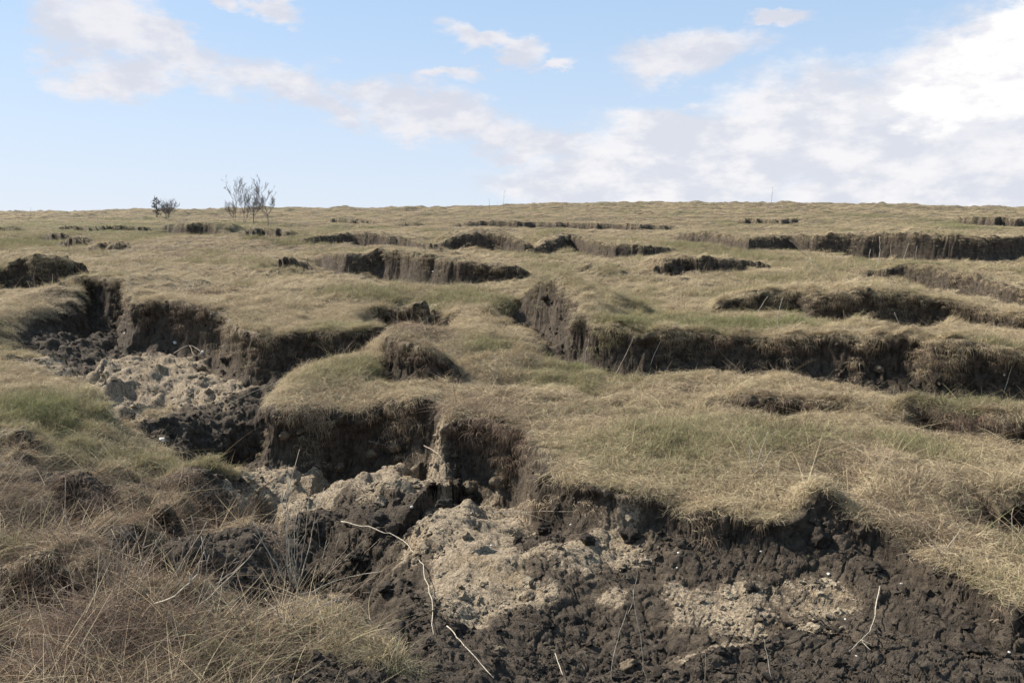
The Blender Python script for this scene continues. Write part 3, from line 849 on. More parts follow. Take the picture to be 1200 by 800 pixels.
gap = ss(fbm(GX, GY, 2.4, 3, seed=151), -0.12, 0.22)
wR = rim * (1 - 0.93 * slump_edge) * gap * inview * (1 - ss(GY, 15, 18)) / np.clip(GY, 3, 30) ** 1.0
scatter('hanging_grass', 'dry strands hanging over the broken edges of the turf', wR, 3600,
        lambda p, n: rng.integers(8, 12, n), lambda p, n: rng.uniform(0.5, 1.15, n), 0.6, 0.25, heading=-math.pi / 2)
wR2 = rim * gap * inview * ss(GY, 12, 15) * (GY < 40) / np.clip(GY, 3, 80) ** 1.3
scatter('edge_grass', 'coarse dead grass along the edges of the distant scarps', wR2, 2200,
        lambda p, n: rng.integers(16, 18, n), lambda p, n: rng.uniform(0.3, 0.7, n) * (0.7 + 0.010 * p[:, 1]), 0.5, 0.25, heading=-math.pi / 2)

# crumbs of earth over the bare ground
m_cr, t = new_mat('earth_crumbs')
rr_ = t.attr('ir', 'INSTANCER').outputs['Fac']
cc1 = t.attr('ic', 'INSTANCER').outputs['Fac']
colr = t.mix(t.sstep(t.m('ADD', cc1, t.m('MULTIPLY', rr_, 0.5)), 0.45, 0.95), t.mix(rr_, (0.026, 0.021, 0.017), (0.085, 0.068, 0.052)), t.mix(rr_, (0.16, 0.125, 0.088), (0.33, 0.27, 0.19)))
ps_ = t.node('ShaderNodeNewGeometry').outputs['Position']
finish(m_cr, t, colr, 0.95, t.noise(ps_, 70, 4, .7), 1.0, .02, .12)
cc_col = bpy.data.collections.new('crumb_shapes')
import bmesh
for k in range(6):
    bm = bmesh.new(); bmesh.ops.create_icosphere(bm, subdivisions=2, radius=0.02)
    rk = random.Random(k)
    from mathutils import noise as mno
    of = Vector((k * 7.1, 3, 1))
    for v in bm.verts:
        v.co *= 1 + 1.3 * mno.noise(v.co * 50 + of) + 0.8 * mno.noise(v.co * 120 + of)
        v.co.z *= 0.75
    me_ = bpy.data.meshes.new('crumb'); bm.to_mesh(me_); bm.free(); me_.materials.append(m_cr)
    cc_col.objects.link(bpy.data.objects.new('crumb_%d' % k, me_))
GN2 = GN.copy()
for nd in GN2.nodes:
    if nd.type == 'COLLECTION_INFO': nd.inputs[0].default_value = cc_col
wS = (soil > 0.35) * inview * (1 - ss(GY, 13, 17)) / np.clip(GY, 3, 40) ** 1.3 * (0.15 + ss(fbm(GX, GY, 2.0, 3, seed=161), -0.1, 0.35)) * (1 - 0.6 * (face > 0.5))
oc = scatter('earth_crumbs', 'loose crumbs of dark and tan earth strewn over the bare ground', wS, 26000,
             lambda p, n: rng.integers(0, 6, n), lambda p, n: np.minimum(0.14 + rng.pareto(3.2, n) * 0.40, 1.3) * (0.8 + 0.04 * p[:, 1]), 3.0, 0.6)
oc.modifiers[0].node_group = GN2

# ------------------------------------------------------------------ placing things on the ground
cP, sP = math.cos(PITCH), math.sin(PITCH)
vz = PZ - H
depth = PY * cP + vz * sP
su = 600 + F * PX / depth
sv = 400 - F * (-PY * sP + vz * cP) / depth


def G(px, py, tol=3.0):
    """the place on the ground seen in this direction"""
    m = (np.abs(su - px) < tol) & (np.abs(sv - py) < tol) & (depth > 1)
    if not m.any():
        p = P(px, py)
        return Vector((p[0], p[1], float(base(np.array([p[0]]), np.array([p[1]]))[0])))
    dd = depth[m]
    near_ = dd < dd.min() * 1.03 + 0.03
    return Vector((float(PX[m][near_].mean()), float(PY[m][near_].mean()), float(PZ[m][near_].mean())))


def above(p, px, py, lean=0.0):
    """the point at the distance of p (plus lean metres back) seen in this direction"""
    d = pix_dir(px, py)
    y = p.y + lean
    return Vector((d[0] / d[1] * y, y, H + d[2] / d[1] * y))


def gz(x, y):
    u = x / y
    i = int(round((u + 0.86) / 1.72 * (NC - 1)))
    j = int(np.argmin(np.abs(PY[i] - y)))
    return float(PZ[i, j])


class MB:
    def __init__(s):
        s.v = []; s.f = []

    def tube(s, pts, radii, sides=5):
        pts = [Vector(p) for p in pts]
        k0 = len(s.v)
        up = Vector((0.3, 0.2, 1)).normalized()
        for i, p in enumerate(pts):
            d = (pts[min(i + 1, len(pts) - 1)] - pts[max(i - 1, 0)])
            if d.length < 1e-6: d = Vector((0, 0, 1))
            d.normalize()
            a = d.cross(up)
            if a.length < 0.05: a = d.cross(Vector((1, 0, 0)))
            a.normalize(); b = d.cross(a)
            for k in range(sides):
                t_ = 2 * math.pi * k / sides
                s.v.append(p + (a * math.cos(t_) + b * math.sin(t_)) * radii[i])
        n_ = len(pts)
        for i in range(n_ - 1):
            for k in range(sides):
                q = k0 + i * sides
                s.f.append((q + k, q + (k + 1) % sides, q + sides + (k + 1) % sides, q + sides + k))
        s.f.append(tuple(k0 + k for k in reversed(range(sides))))
        s.f.append(tuple(k0 + (n_ - 1) * sides + k for k in range(sides)))

    def build(s, name, mat, parent=None, origin=None):
        me = bpy.data.meshes.new(name)
        o_ = Vector(origin) if origin is not None else Vector((0, 0, 0))
        me.from_pydata([tuple(v - o_) for v in s.v], [], s.f)
        me.polygons.foreach_set('use_smooth', [True] * len(me.polygons))
        me.materials.append(mat)
        o = bpy.data.objects.new(name, me)
        COL.objects.link(o)
        if parent is not None: o.parent = parent
        else: o.location = o_
        return o


def tag(o, label, cat, group=None):
    o['label'] = label; o['category'] = cat
    if group: o['group'] = group
    return o


def bend(pts, n=4, wob=0.0, r=random):
    """smooth curve through the given points with a little wobble"""
    pts = [Vector(p) for p in pts]
    if len(pts) < 2: return pts
    L = sum((pts[i + 1] - pts[i]).length for i in range(len(pts) - 1))
    ext = [pts[0] * 2 - pts[1]] + pts + [pts[-1] * 2 - pts[-2]]
    out = []
    for i in range(1, len(ext) - 2):
        for k in range(n):
            t_ = k / n
            a, b, c_, d = ext[i - 1], ext[i], ext[i + 1], ext[i + 2]
            out.append(0.5 * ((2 * b) + (c_ - a) * t_ + (2 * a - 5 * b + 4 * c_ - d) * t_ ** 2 + (3 * b - a - 3 * c_ + d) * t_ ** 3))
    out.append(pts[-1])
    for p in out[1:-1]:
        p += Vector((r.gauss(0, 1), r.gauss(0, 1), r.gauss(0, 1))) * wob * L
    return out


def simple_mat(name, c0, c1, scale=40, rough=0.85, stretch=None):
    m_, t_ = new_mat(name)
    tcn = t_.node('ShaderNodeTexCoord').outputs['Object']
    if stretch:
        mp = t_.node('ShaderNodeMapping'); t_.l.new(tcn, mp.inputs[0]); mp.inputs['Scale'].default_value = stretch; tcn = mp.outputs[0]
    n_ = t_.noise(tcn, scale, 4, 0.65)
    return finish(m_, t_, t_.mix(t_.sstep(n_, 0.3, 0.7), c0, c1), rough, n_, 0.4, 0.004, 0.2)


m_pale = simple_mat('weathered_stem', (0.20, 0.172, 0.13), (0.46, 0.41, 0.325), 60)
m_stem = simple_mat('dry_stem', (0.18, 0.145, 0.11), (0.42, 0.35, 0.265), 60)
m_dark = simple_mat('dark_bark', (0.035, 0.028, 0.022), (0.12, 0.10, 0.08), 40)
m_bark = simple_mat('grey_bark', (0.07, 0.06, 0.057), (0.16, 0.14, 0.132), 12)
m_stone = simple_mat('pale_stone', (0.34, 0.32, 0.28), (0.64, 0.62, 0.57), 90)
m_leaf = simple_mat('old_leaves', (0.030, 0.030, 0.022), (0.075, 0.062, 0.045), 8)

# ------------------------------------------------------------------ leafless trees on the skyline
def grow(mb_t, mb_c, p, d, L, r, lvl, rr, up=0.25, mx=5):
    """one limb and what grows from it; the stem goes to mb_t, the twigs to mb_c"""
    n = 5
    pts = [p]; q = p.copy(); dd = d.copy()
    for k in range(n):
        dd = (dd + Vector((rr.gauss(0, .13), rr.gauss(0, .13), rr.gauss(0, .06) + up * 0.12))).normalized()
        q = q + dd * (L / n)
        pts.append(q.copy())
    rad = [r * (1 - 0.55 * k / n) for k in range(n + 1)]
    (mb_t if lvl <= 0 else mb_c).tube(pts, rad, 5 if lvl < 2 else 3)
    if lvl >= mx: return
    kids = rr.randint(3, 4) if lvl > 0 else rr.randint(10, 13)
    for k in range(kids):
        t_ = rr.uniform(0.25, 1.0)
        i = min(int(t_ * n), n - 1)
        b = pts[i].lerp(pts[i + 1], t_ * n - i)
        ax = Vector((rr.gauss(0, 1), rr.gauss(0, 1), rr.gauss(0, .35)))
        nd = (dd * 0.75 + ax.normalized() * 0.62 + Vector((0, 0, up))).normalized()
        grow(mb_t, mb_c, b, nd, L * rr.uniform(0.42, 0.68), max(r * 0.5, 0.0045), lvl + 1, rr, up, mx)


def bare_tree(px, py, top, label, seed, stems=1, spread=0.12, group=None, mx=4, name='bare_tree', cat='tree', lean=0):
    rr = random.Random(seed)
    p = G(px, py)
    p.z -= 0.05
    Ht = (py - top) / F * p.y * 0.82
    root = bpy.data.objects.new(name, None); COL.objects.link(root); root.location = p
    tag(root, label, cat, group)
    tr, cr = MB(), MB()
    for k in range(stems):
        d = Vector((rr.gauss(0, spread) + lean, rr.gauss(0, spread), 1)).normalized()
        st = MB()
        grow(st, cr, Vector((rr.gauss(0, .05), rr.gauss(0, .05), 0)), d, Ht * rr.uniform(0.6, 0.72), 0.011 * Ht / stems ** 0.4, 0, rr, 0.3, mx)
        st.build('trunk', m_bark, root)
    cr.build('crown', m_bark, root)
    return root


bare_tree(313, 261, 209, 'tallest leafless tree on the skyline, right of the pair of thinner ones', 3, 1, 0.05, 'leafless trees on the skyline')
bare_tree(297, 260, 207, 'leafless tree on the skyline, just left of the tallest one', 5, 1, 0.06, 'leafless trees on the skyline')
bare_tree(286, 259, 209, 'thin leafless tree on the skyline with two stems, left of the other trees', 8, 2, 0.08, 'leafless trees on the skyline')
bare_tree(277, 258, 226, 'lowest and leftmost leafless sapling of the skyline clump', 12, 2, 0.15, 'leafless trees on the skyline', 3)
bare_tree(196, 256, 226, 'many-stemmed leafless bush alone on the skyline at the left', 21, 5, 0.35, None, 3, 'bare_bush', 'bush')
# the small dark bush beside it, with old leaves
rr = random.Random(4)
p = G(184, 253)
root = bpy.data.objects.new('leafy_bush', None); COL.objects.link(root); root.location = p
tag(root, 'small dark bush with old leaves left of the round leafless bush', 'bush')
st = MB(); lf = MB(); Ht = 22 / F * p.y
st.tube([(0, 0, -0.05), (0.02, 0, Ht * .5), (0, 0.02, Ht)], [0.03, 0.022, 0.008])
for k in range(16):
    z0 = Ht * (0.12 + 0.85 * k / 16); a = rr.uniform(0, 6.28); rl = (1 - z0 / Ht) * 0.45 + 0.08
    e = Vector((math.cos(a) * rl, math.sin(a) * rl, z0 + 0.12 + rr.uniform(-.05, .05)))
    st.tube([Vector((0, 0, z0)), e], [0.009, 0.004], 3)
    for q in range(34):
        c_ = Vector((0, 0, z0)).lerp(e, rr.uniform(0.2, 1.1)) + Vector((rr.gauss(0, .05), rr.gauss(0, .05), rr.gauss(0, .05)))
        u_ = Vector((rr.gauss(0, 1), rr.gauss(0, 1), rr.gauss(0, 1))).normalized() * 0.035
        v_ = u_.orthogonal().normalized() * 0.02
        k0 = len(lf.v); lf.v += [c_ - u_, c_ + v_, c_ + u_, c_ - v_]; lf.f.append((k0, k0 + 1, k0 + 2, k0 + 3))
st.build('stem', m_bark, root); lf.build('crown', m_leaf, root)

# ------------------------------------------------------------------ tall dry weeds on the skyline
def weed(px, py, top, label, seed, n=2, r=0.010, name='tall_weed', group='dry weeds against the sky', mat=None, lean=0.0, tuft=6):
    rr = random.Random(seed)
    p = G(px, py)
    Ht = (py - top) / F * p.y
    root = bpy.data.objects.new(name, None); COL.objects.link(root); root.location = p
    tag(root, label, 'weed', group)
    for k in range(n):
        h_ = Ht * (1.0 if k == 0 else rr.uniform(0.55, 0.85))
        tip = Vector((lean * h_ + rr.gauss(0, 0.10) * h_ * (k > 0), rr.gauss(0, 0.05), h_))
        s_ = MB(); b = Vector((rr.gauss(0, .03) * k, rr.gauss(0, .03) * k, -0.04))
        pts = bend([b, b.lerp(tip, .5) + Vector((rr.gauss(0, .02) * h_, 0, 0)), tip], 4, 0.004, rr)
        s_.tube(pts, [r * (1 - .6 * i / (len(pts) - 1)) for i in range(len(pts))], 4)
        for q in range(tuft):
            a = pts[rr.randint(len(pts) // 2, len(pts) - 1)]
            s_.tube([a, a + Vector((rr.gauss(0, .07), rr.gauss(0, .05), rr.uniform(.03, .12))) * h_], [r * .45, r * .25], 3)
        s_.build('stem', mat or m_stem, root)
    return root


weed(591, 250, 224, 'tallest thin dry weed on the skyline in the middle', 1, 1, 0.014)
weed(574, 250, 232, 'short branched weed on the skyline left of the tallest middle one', 2, 2, 0.012)
weed(582, 250, 235, 'faint low weed on the skyline between the two middle weeds', 3, 1, 0.010)
weed(902, 246, 219, 'lone thin weed on the skyline at the right of the middle', 4, 1, 0.016, lean=0.1)
weed(32, 257, 242, 'low leaning weed on the skyline at the far left', 6, 2, 0.012, lean=0.4)
weed(651, 276, 261, 'pale branched weed on the upper slope below the skyline', 7, 2, 0.012, group='pale stalks on the upper slope', mat=m_pale)
weed(855, 249, 237, 'faint weed on the skyline left of the lone one', 9, 1, 0.012)

# ------------------------------------------------------------------ standing stalks:  base px, tip px, radius, label
STALKS = [
    ((913, 389), (917, 349), .006, 'pale straight stalk standing before the grass-topped scarp'),
    ((1172, 470), (1186, 428), .0055, 'pale stalk leaning right before the dark scarp at the right edge'),
    ((82, 642), (77, 562), .0042, 'tall bent pale stalk standing in the left foreground'),
    ((1020, 313), (1020, 292), .009, 'short pale stalk left of the tall one below the black upper scarp'),
    ((1026, 318), (1031, 277), .009, 'tallest pale stalk crossing the straight black scarp'),
    ((1046, 300), (1044, 285), .008, 'short stalk against the black scarp right of the tallest'),
    ((1058, 304), (1065, 285), .008, 'slanting stalk before the straight black scarp'),
    ((1076, 306), (1075, 288), .009, 'thick short stalk rightmost along the straight black scarp'),
    ((946, 326), (947, 298), .008, 'upright stalk below the left end of the long leaning stem'),
    ((884, 374), (900, 347), .006, 'leaning stalk on the left part of the grass-topped scarp'),
    ((688, 450), (690, 397), .0042, 'thin stalk at the foot of the long scarp, left one'),
    ((718, 444), (742, 396), .005, 'long stalk leaning right against the long scarp'),
    ((762, 428), (775, 398), .0055, 'stalk leaning over the long scarp right of the long one'),
    ((1055, 388), (1048, 366), .006, 'short stalk leaning left before the grass-topped scarp'),
    ((735, 720), (748, 640), .0022, 'thin curved stem standing on the bare slump'),
    ((758, 798), (742, 690), .0030, 'tall curved stem rising from the bottom edge on bare earth'),
    ((717, 798), (735, 715), .0024, 'thin straight stem on the bottom edge left of the curved one'),
    ((826, 798), (827, 760), .0024, 'short upright stem on the bottom edge right of the middle'),
    ((905, 798), (895, 748), .0022, 'thin stem on the bottom edge under the clay patch'),
    ((470, 305), (466, 276), .006, 'thin stalk in front of the thick black scarp'),
    ((1160, 600), (1135, 575), .004, 'stalk hanging from the right edge overhang'),
    ((1003, 400), (1012, 380), .005, 'short stalk on the rim of the long scarp'),
]
for k, (b, tp, r_, lab) in enumerate(STALKS):
    rr = random.Random(100 + k)
    p = G(*b)
    tip = above(p, tp[0], tp[1], rr.uniform(-.05, .1))
    s_ = MB()
    mid = p.lerp(tip, .5) + Vector((rr.gauss(0, .04), rr.gauss(0, .02), 0)) * (tip - p).length
    pts = bend([p - (tip - p).normalized() * 0.04, mid, tip], 5, 0.006, rr)
    r_ *= 0.75
    s_.tube(pts, [r_ * (1.15 - .55 * i / (len(pts) - 1)) for i in range(len(pts))], 6)
    tag(s_.build('dry_stalk', m_pale if k % 3 != 2 else m_stem, None, p), lab, 'stalk', 'dry stalks standing on the slope')

# ------------------------------------------------------------------ lying sticks and roots: list of (px, py, lift)
STICKS = [
    ([(400, 620, .05), (440, 628, .05), (468, 637, .03), (492, 662, .02), (503, 700, .02), (508, 745, .01)], .0055, 'long bent pale root lying over the dark clods of the trench', 'root', []),
    ([(571, 604, .03), (610, 606, .05), (672, 608, .04)], .003, 'thin pale stem lying level below the hanging turf', 'stick', [((610, 606, .05), (650, 618, .02))]),
    ([(496, 527, .03), (512, 538, .05), (529, 556, .03)], .005, 'short white stick leaning in the hollow of the trench', 'stick', []),
    ([(524, 740, .02), (545, 762, .02), (578, 802, .02)], .0036, 'straight pale stem on the bottom edge left of the clay slope', 'stick', []),
    ([(1031, 690, .01), (1022, 735, .015), (1008, 752, .015), (995, 768, .01)], .004, 'forked pale root lying on the bare dark slope', 'root', [((1008, 752, .015), (1020, 768, .01)), ((1008, 752, .015), (1022, 758, .01))]),
    ([(145, 772, .02), (172, 733, .06), (205, 697, .12), (232, 672, .18)], .0065, 'thick pale broken stick with a forked tip in the lower left grass', 'stick', [((232, 672, .18), (234, 658, .24)), ((225, 680, .16), (222, 670, .2))]),
    ([(140, 778, .02), (168, 740, .06), (200, 680, .16), (243, 610, .3)], .0035, 'long thin stem rising beside the thick broken stick', 'stick', []),
    ([(82, 734, .02), (108, 752, .02)], .006, 'short pale stick at the lower left, upper piece of the zigzag', 'stick', []),
    ([(107, 754, .02), (98, 768, .03), (115, 784, .02)], .0055, 'short bent pale stick at the lower left, under the straight piece', 'stick', []),
    ([(8, 790, .02), (35, 792, .02), (75, 776, .02)], .009, 'thick dark branch lying in the lower left corner', 'stick', []),
    ([(175, 795, .02), (205, 762, .05), (230, 740, .08)], .003, 'thin straw stem slanting up at the bottom left', 'stick', []),
    ([(945, 300, .15), (925, 281, .35)], .010, 'pale stem leaning over the black upper scarp, leftmost', 'stick', []),
    ([(975, 328, .03), (948, 302, .2)], .008, 'long pale stem lying down the slope below the upper scarp', 'stick', []),
    ([(1080, 446, .03), (1110, 438, .08), (1120, 442, .08)], .006, 'pale twisted stick on the earth mound before the right scarp', 'stick', [((1110, 438, .08), (1122, 450, .04))]),
    ([(205, 414, .03), (222, 409, .05), (238, 416, .04)], .010, 'white crooked stick lying on the dark floor of the left trench', 'stick', [((222, 409, .05), (230, 420, .03))]),
    ([(320, 452, .03), (300, 468, .1), (292, 440, .25)], .004, 'thin forked twig over the near end of the left trench', 'stick', []),
    ([(262, 478, .02), (290, 462, .1), (330, 446, .1)], .004, 'grey twig bridging the left trench', 'stick', []),
    ([(508, 415, .02), (525, 428, .1), (545, 450, .02)], .004, 'long thin straw stem right of the brown sod block', 'stick', []),
    ([(365, 420, .02), (345, 437, .03)], .004, 'short grey twig on the rim of the upper turf block', 'stick', []),
    ([(1015, 620, .02), (1040, 596, .04), (1058, 585, .05)], .006, 'dark twig in the matted grass above the slump edge', 'stick', []),
    ([(660, 798, .02), (650, 778, .05)], .004, 'short pale twig at the bottom edge in the middle', 'stick', []),
    ([(0, 770, .02), (22, 745, .04), (42, 720, .03)], .005, 'pale stem slanting in from the left edge at the bottom', 'stick', []),
    ([(250, 690, .02), (290, 655, .1), (325, 600, .22)], .004, 'long stem leaning right beside the star-shaped dead weed', 'stick', []),
    ([(80, 560, .03), (105, 548, .1), (120, 525, .16)], .003, 'thin grey twig crossing the hollow in the left foreground', 'stick', []),
    ([(187, 610, .02), (196, 590, .04)], .004, 'short forked twig under the small hole at the left', 'stick', []),
    ([(432, 520, .02), (455, 528, .04)], .003, 'fine root lying on the tan rubble of the trench', 'root', []),
    ([(350, 738, .02), (380, 722, .05), (412, 712, .04)], .0035, 'straw stem lying at the edge of the dark clods', 'stick', []),
    ([(352, 703, .04), (400, 690, .07), (445, 676, .05)], .0035, 'pale stem lying across the dark clods below the dead weeds', 'stick', []),
    ([(425, 700, .03), (460, 698, .04), (495, 690, .03)], .0028, 'thin level stem on the dark clods left of the long bent root', 'stick', []),
]
for k, (pl, r_, lab, cat, forks) in enumerate(STICKS):
    rr = random.Random(300 + k)
    def at3(q):
        g_ = G(q[0], q[1], 5.0); g_.z += q[2] + 0.008
        if q[2] >= 0.1:
            g0 = G(pl[0][0], pl[0][1]); g_ = above(g0, q[0], q[1], 0.05)
        return g_
    r_ *= 0.72
    pts = bend([at3(q) for q in pl], 5, 0.0025, rr)
    s_ = MB()
    s_.tube(pts, [r_ * (1.1 - .5 * i / (len(pts) - 1)) * rr.uniform(.88, 1.12) for i in range(len(pts))], 6)
    for a, b in forks:
        pa, pb = at3(a), at3(b)
        if a[2] >= .1: pa = min(pts, key=lambda z_: (z_ - pa).length)
        s_.tube(bend([pa, pb], 4, 0.02, rr), [r_ * .7, r_ * .6, r_ * .5, r_ * .4, r_ * .3], 5)
    tag(s_.build('dead_root' if cat == 'root' else 'dead_stick', m_dark if 'dark' in lab.split(' lying')[0] else (m_stem if k % 4 == 2 else m_pale), None, pts[0]), lab, cat, 'sticks and roots on the ground')

# ------------------------------------------------------------------ dead weeds of the foreground: each a plant of several stems
def dead_weed(px, py, tips, label, seed, r=.0032, mat=None, twigs=4):
    rr = random.Random(seed)
    p = G(px, py)
    root = bpy.data.objects.new('dead_weed', None); COL.objects.link(root); root.location = p
    tag(root, label, 'weed', 'dead weeds in the left foreground')
    for tx, ty in tips:
        tip = above(p, tx, ty, rr.uniform(-.15, .15)) - p
        b = Vector((rr.gauss(0, .02), rr.gauss(0, .02), -.03))
        pts = bend([b, b.lerp(tip, .45) + Vector((rr.gauss(0, .03), 0, rr.uniform(0, .05))) * tip.length, tip], 5, .006, rr)
        s_ = MB()
        rs = r * 1.25 * rr.uniform(.7, 1.25)
        s_.tube(pts, [rs * (1.1 - .7 * i / (len(pts) - 1)) for i in range(len(pts))], 5)
        for q in range(rr.randint(1, twigs)):
            i = rr.randint(len(pts) // 2 - 1, len(pts) - 1)
            d = (pts[min(i + 1, len(pts) - 1)] - pts[i - 1]).normalized()
            e = pts[i] + (d + Vector((rr.gauss(0, .6), rr.gauss(0, .6), rr.gauss(0, .3)))) * tip.length * rr.uniform(.12, .3)
            s_.tube([pts[i], e], [rs * .5, rs * .25], 4)
        s_.build('stem', mat or m_stem, root)
    return root


dead_weed(347, 682, [(318, 622), (336, 598), (343, 590), (350, 586), (330, 575), (362, 578), (372, 590), (296, 610), (338, 560)], 'star-shaped pale dead weed beside the dark hollow', 31, .0034, m_pale, 3)
dead_weed(372, 685, [(372, 612), (388, 618), (383, 632), (398, 625), (408, 640), (428, 633)], 'dead weed with upright stems right of the star-shaped one', 32, .0032)
dead_weed(150, 700, [(162, 628), (175, 610), (190, 622), (178, 650), (205, 640), (135, 640)], 'clump of grey dead stems in the left foreground before the broken stick', 33, .0030, None, 5)
dead_weed(135, 695, [(120, 648), (130, 625), (150, 632), (142, 615)], 'smaller clump of grey stems left of the larger one', 34, .0026, None, 5)
dead_weed(205, 700, [(215, 640), (228, 622), (240, 645), (200, 628)], 'dead weed right of the grey clump at the left', 35, .0026)
dead_weed(215, 735, [(260, 690), (290, 655), (245, 650)], 'low weed with stems thrown to the right in the lower left', 36, .0028, m_pale, 2)
dead_weed(335, 735, [(345, 700), (362, 690), (395, 700), (310, 700), (322, 690)], 'low dead weed between the green tuft and the dark clods', 37, .0028)
dead_weed(30, 740, [(0, 700), (15, 690), (40, 680), (70, 690), (90, 678)], 'sprawling dead weed in the lower left corner', 38, .0030, None, 4)
dead_weed(70, 700, [(40, 655), (62, 640), (95, 650), (110, 668)], 'dead weed above the sprawling one in the lower left corner', 39, .0026, None, 5)
dead_weed(412, 668, [(428, 640), (436, 612), (446, 630), (420, 630)], 'thin dead weed on the dark clods left of the bent root', 40, .0024)
dead_weed(258, 672, [(268, 640), (250, 630), (282, 648), (240, 640)], 'thin dead weed on the grass left of the star-shaped one', 41, .0024)
dead_weed(1105, 660, [(1100, 622), (1118, 628), (1130, 615), (1090, 632)], 'low dead weed in the matted grass above the slump at the right', 42, .0024, None, 4)
dead_weed(885, 560, [(880, 515), (900, 505), (905, 525)], 'pale weed laid over in the matted grass right of the middle', 43, .0030, m_pale, 4)
dead_weed(1190, 650, [(1170, 610), (1185, 600), (1198, 618)], 'dead weed at the right edge under the overhang', 44, .0028)

# ------------------------------------------------------------------ stones and clods
def lump(name, c, r, mat, label, cat, group, seed, flat=.7, rough_=.25, sub=3, sink=.3):
    import bmesh
    rr = random.Random(seed)
    bm = bmesh.new()
    bmesh.ops.create_icosphere(bm, subdivisions=sub, radius=1.0)
    off = Vector((rr.uniform(0, 50), rr.uniform(0, 50), rr.uniform(0, 50)))
    from mathutils import noise as mn
    sc = Vector((rr.uniform(.8, 1.25), rr.uniform(.8, 1.2), flat * rr.uniform(.85, 1.2)))
    for v in bm.verts:
        n_ = mn.fractal(v.co * 1.3 + off, 0.8, 2.0, 4) * rough_ * 1.6 + abs(mn.noise(v.co * 3.1 + off)) * rough_ * .8
        v.co = Vector((v.co.x * sc.x, v.co.y * sc.y, v.co.z * sc.z)) * (1 + n_) * r
    me = bpy.data.meshes.new(name); bm.to_mesh(me); bm.free()
    me.polygons.foreach_set('use_smooth', [sub > 2] * len(me.polygons))
    me.materials.append(mat)
    o = bpy.data.objects.new(name, me); COL.objects.link(o)
    o.location = c + Vector((0, 0, r * flat * (1 - 2 * sink) * .6)); o.rotation_euler = (rr.gauss(0, .3), rr.gauss(0, .3), rr.uniform(0, 6.28))
    return tag(o, label, cat, group)


def earth_mat(name, c0, c1, c2):
    m_, t_ = new_mat(name)
    ps = t_.node('ShaderNodeNewGeometry').outputs['Position']
    a, b, c_ = t_.noise(ps, 14, 6, .7), t_.noise(ps, 60, 4, .7), t_.noise(ps, 5, 3, .6)
    cc_ = t_.mix(t_.sstep(a, .35, .7), c0, c1)
    cc_ = t_.mix(t_.m('MULTIPLY', t_.sstep(b, .55, .75), .6), cc_, c2)
    return finish(m_, t_, cc_, .95, t_.m('ADD', a, b), 1.0, .03, .15)


m_clod = earth_mat('dark_clod', (0.026, 0.021, 0.017), (0.070, 0.057, 0.045), (0.13, 0.105, 0.08))
m_clayclod = earth_mat('clay_clod', (0.13, 0.10, 0.068), (0.27, 0.215, 0.15), (0.36, 0.30, 0.22))
for k, (px, py, d_, lab) in enumerate([
    (190, 516, 10, 'largest round pale stone, in the broken ground of the left foreground'), (728, 668, 6, 'white oblong pebble on the clay in the middle of the slump'),
    (960, 637, 4, 'white pebble beside the tall sod lump'), (971, 673, 5, 'white pebble on the dark slope under the sod lump'),
    (1057, 684, 5, 'white pebble on the dark slope above the forked root'), (670, 616, 4, 'white pebble below the hanging turf in the middle'),
    (357, 487, 4, 'white pebble at the foot of the upper turf face'), (147, 392, 5, 'white pebble on the dark floor of the left trench'),
    (60, 622, 6, 'flat white chip in the grass at the left edge'), (1183, 764, 5, 'white oblong pebble low on the dark slope at the right'),
    (1190, 782, 4, 'white pebble in the lower right corner'), (892, 645, 4, 'white pebble just under the grass edge, left of the sod lump'),
    (991, 726, 4, 'white pebble left of the forked root'), (795, 648, 4, 'upper of the two white pebbles under the turf'),
    (793, 664, 3, 'lower of the two white pebbles under the turf'), (508, 318, 4, 'white stone on the thick black scarp'),
    (710, 398, 3, 'white stone on the long scarp near its corner'), (1177, 439, 4, 'white stone on the black face beside the leaning stalk'),
    (484, 596, 5, 'pale pebble on the tan earth of the trench'), (205, 403, 6, 'white stone lying left of the crooked stick in the trench'),
    (240, 414, 7, 'white stone at the right end of the crooked stick'), (575, 640, 4, 'pale pebble on the clay hump'), (1004, 770, 4, 'white pebble under the forked root')]):
    g_ = G(px, py)
    lump('pebble', g_, d_ / 2 / F * g_.y * 0.8, m_stone, lab, 'pebble', 'white pebbles on the bare earth', 500 + k, .7, .18, 2, .15)
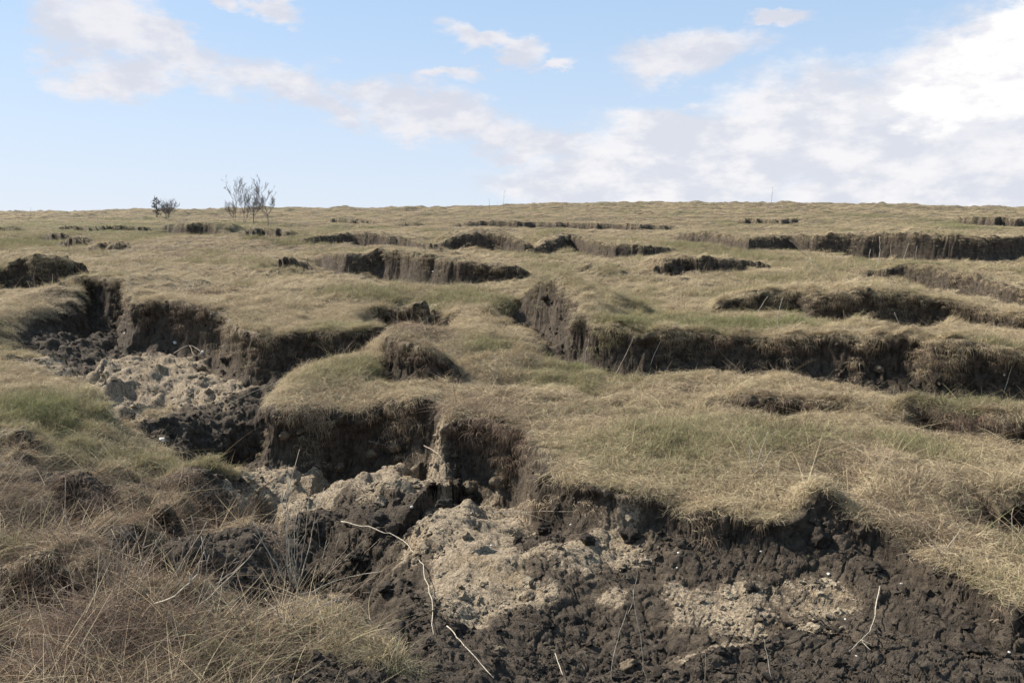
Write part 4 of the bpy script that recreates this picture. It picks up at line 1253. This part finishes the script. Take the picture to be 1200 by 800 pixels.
CL = [
    (959, 634, 26, 0, 1.3, 'tall dark sod lump standing on the edge of the slump'), (548, 572, 26, 1, .8, 'tan clay clod on the crest of the clay hump'),
    (585, 566, 20, 1, .8, 'tan clod right of the hump crest'), (462, 524, 22, 1, .7, 'rounded tan clod at the head of the trench rubble'),
    (436, 532, 16, 1, .7, 'small tan clod left of the rounded one'), (398, 548, 14, 1, .7, 'tan clod above the dark hollow'),
    (330, 512, 16, 1, .7, 'tan clod at the left end of the rubble'), (352, 505, 12, 1, .7, 'small tan clod under the turf face'),
    (444, 612, 34, 0, .7, 'large dark clod beside the bend of the long root'), (420, 652, 26, 0, .7, 'dark clod below the long root'),
    (455, 690, 24, 0, .7, 'dark clod left of the hanging root end'), (395, 708, 20, 0, .7, 'dark clod under the lying stem'),
    (482, 620, 16, 0, .7, 'dark clod in the crook of the long root'), (488, 658, 16, 1, .7, 'pale clod right of the long root'),
    (476, 722, 22, 0, .7, 'dark clod at the edge of the bottom grass'), (690, 632, 24, 0, .7, 'dark clod under the hanging turf in the middle'),
    (740, 628, 26, 0, .7, 'broad dark clod under the turf right of the middle'), (800, 640, 20, 0, .7, 'dark clod under the turf beside the two pebbles'),
    (640, 618, 20, 0, .7, 'dark clod in the corner of the turf face'), (620, 700, 20, 1, .7, 'pale clod low on the clay slope'),
    (583, 762, 18, 1, .7, 'pale clod near the bottom edge left of the middle'), (735, 782, 24, 1, .7, 'pale rounded clod at the bottom edge'),
    (775, 790, 26, 0, .7, 'dark clod at the bottom edge right of the pale one'), (845, 765, 26, 0, .7, 'dark clod under the lower clay patch'),
    (880, 690, 20, 0, .6, 'dark clod on the upper dark slope'), (1020, 665, 24, 0, .6, 'dark clod near the slump edge'),
    (1090, 715, 26, 0, .6, 'dark clod high on the slope at the right'), (1140, 760, 30, 0, .6, 'broad dark clod low at the right'),
    (268, 425, 18, 0, .7, 'dark clod at the right end of the left trench'), (130, 398, 16, 0, .7, 'dark clod in the left trench'),
    (235, 432, 14, 1, .7, 'pale clod on the clay bank of the left trench'), (1075, 452, 16, 0, .7, 'clod of sod on the mound before the right scarp'),
    (1030, 432, 14, 1, .6, 'pale clod left on the mound before the right scarp'), (1108, 427, 12, 1, .6, 'pale clod right on the mound before the right scarp'),
    (640, 350, 14, 0, .7, 'dark clod in the corner of the long scarp'), (520, 590, 18, 0, .7, 'dark clod left of the clay hump crest'),
]
for k, (px, py, d_, kind, fl, lab) in enumerate(CL):
    g_ = G(px, py)
    lump('clay_clod' if kind else 'earth_clod', g_, d_ / 2 / F * g_.y * .8, m_clayclod if kind else m_clod, lab, 'clod', 'clods of earth in the broken ground', 700 + k, fl, .3, 4, .45)
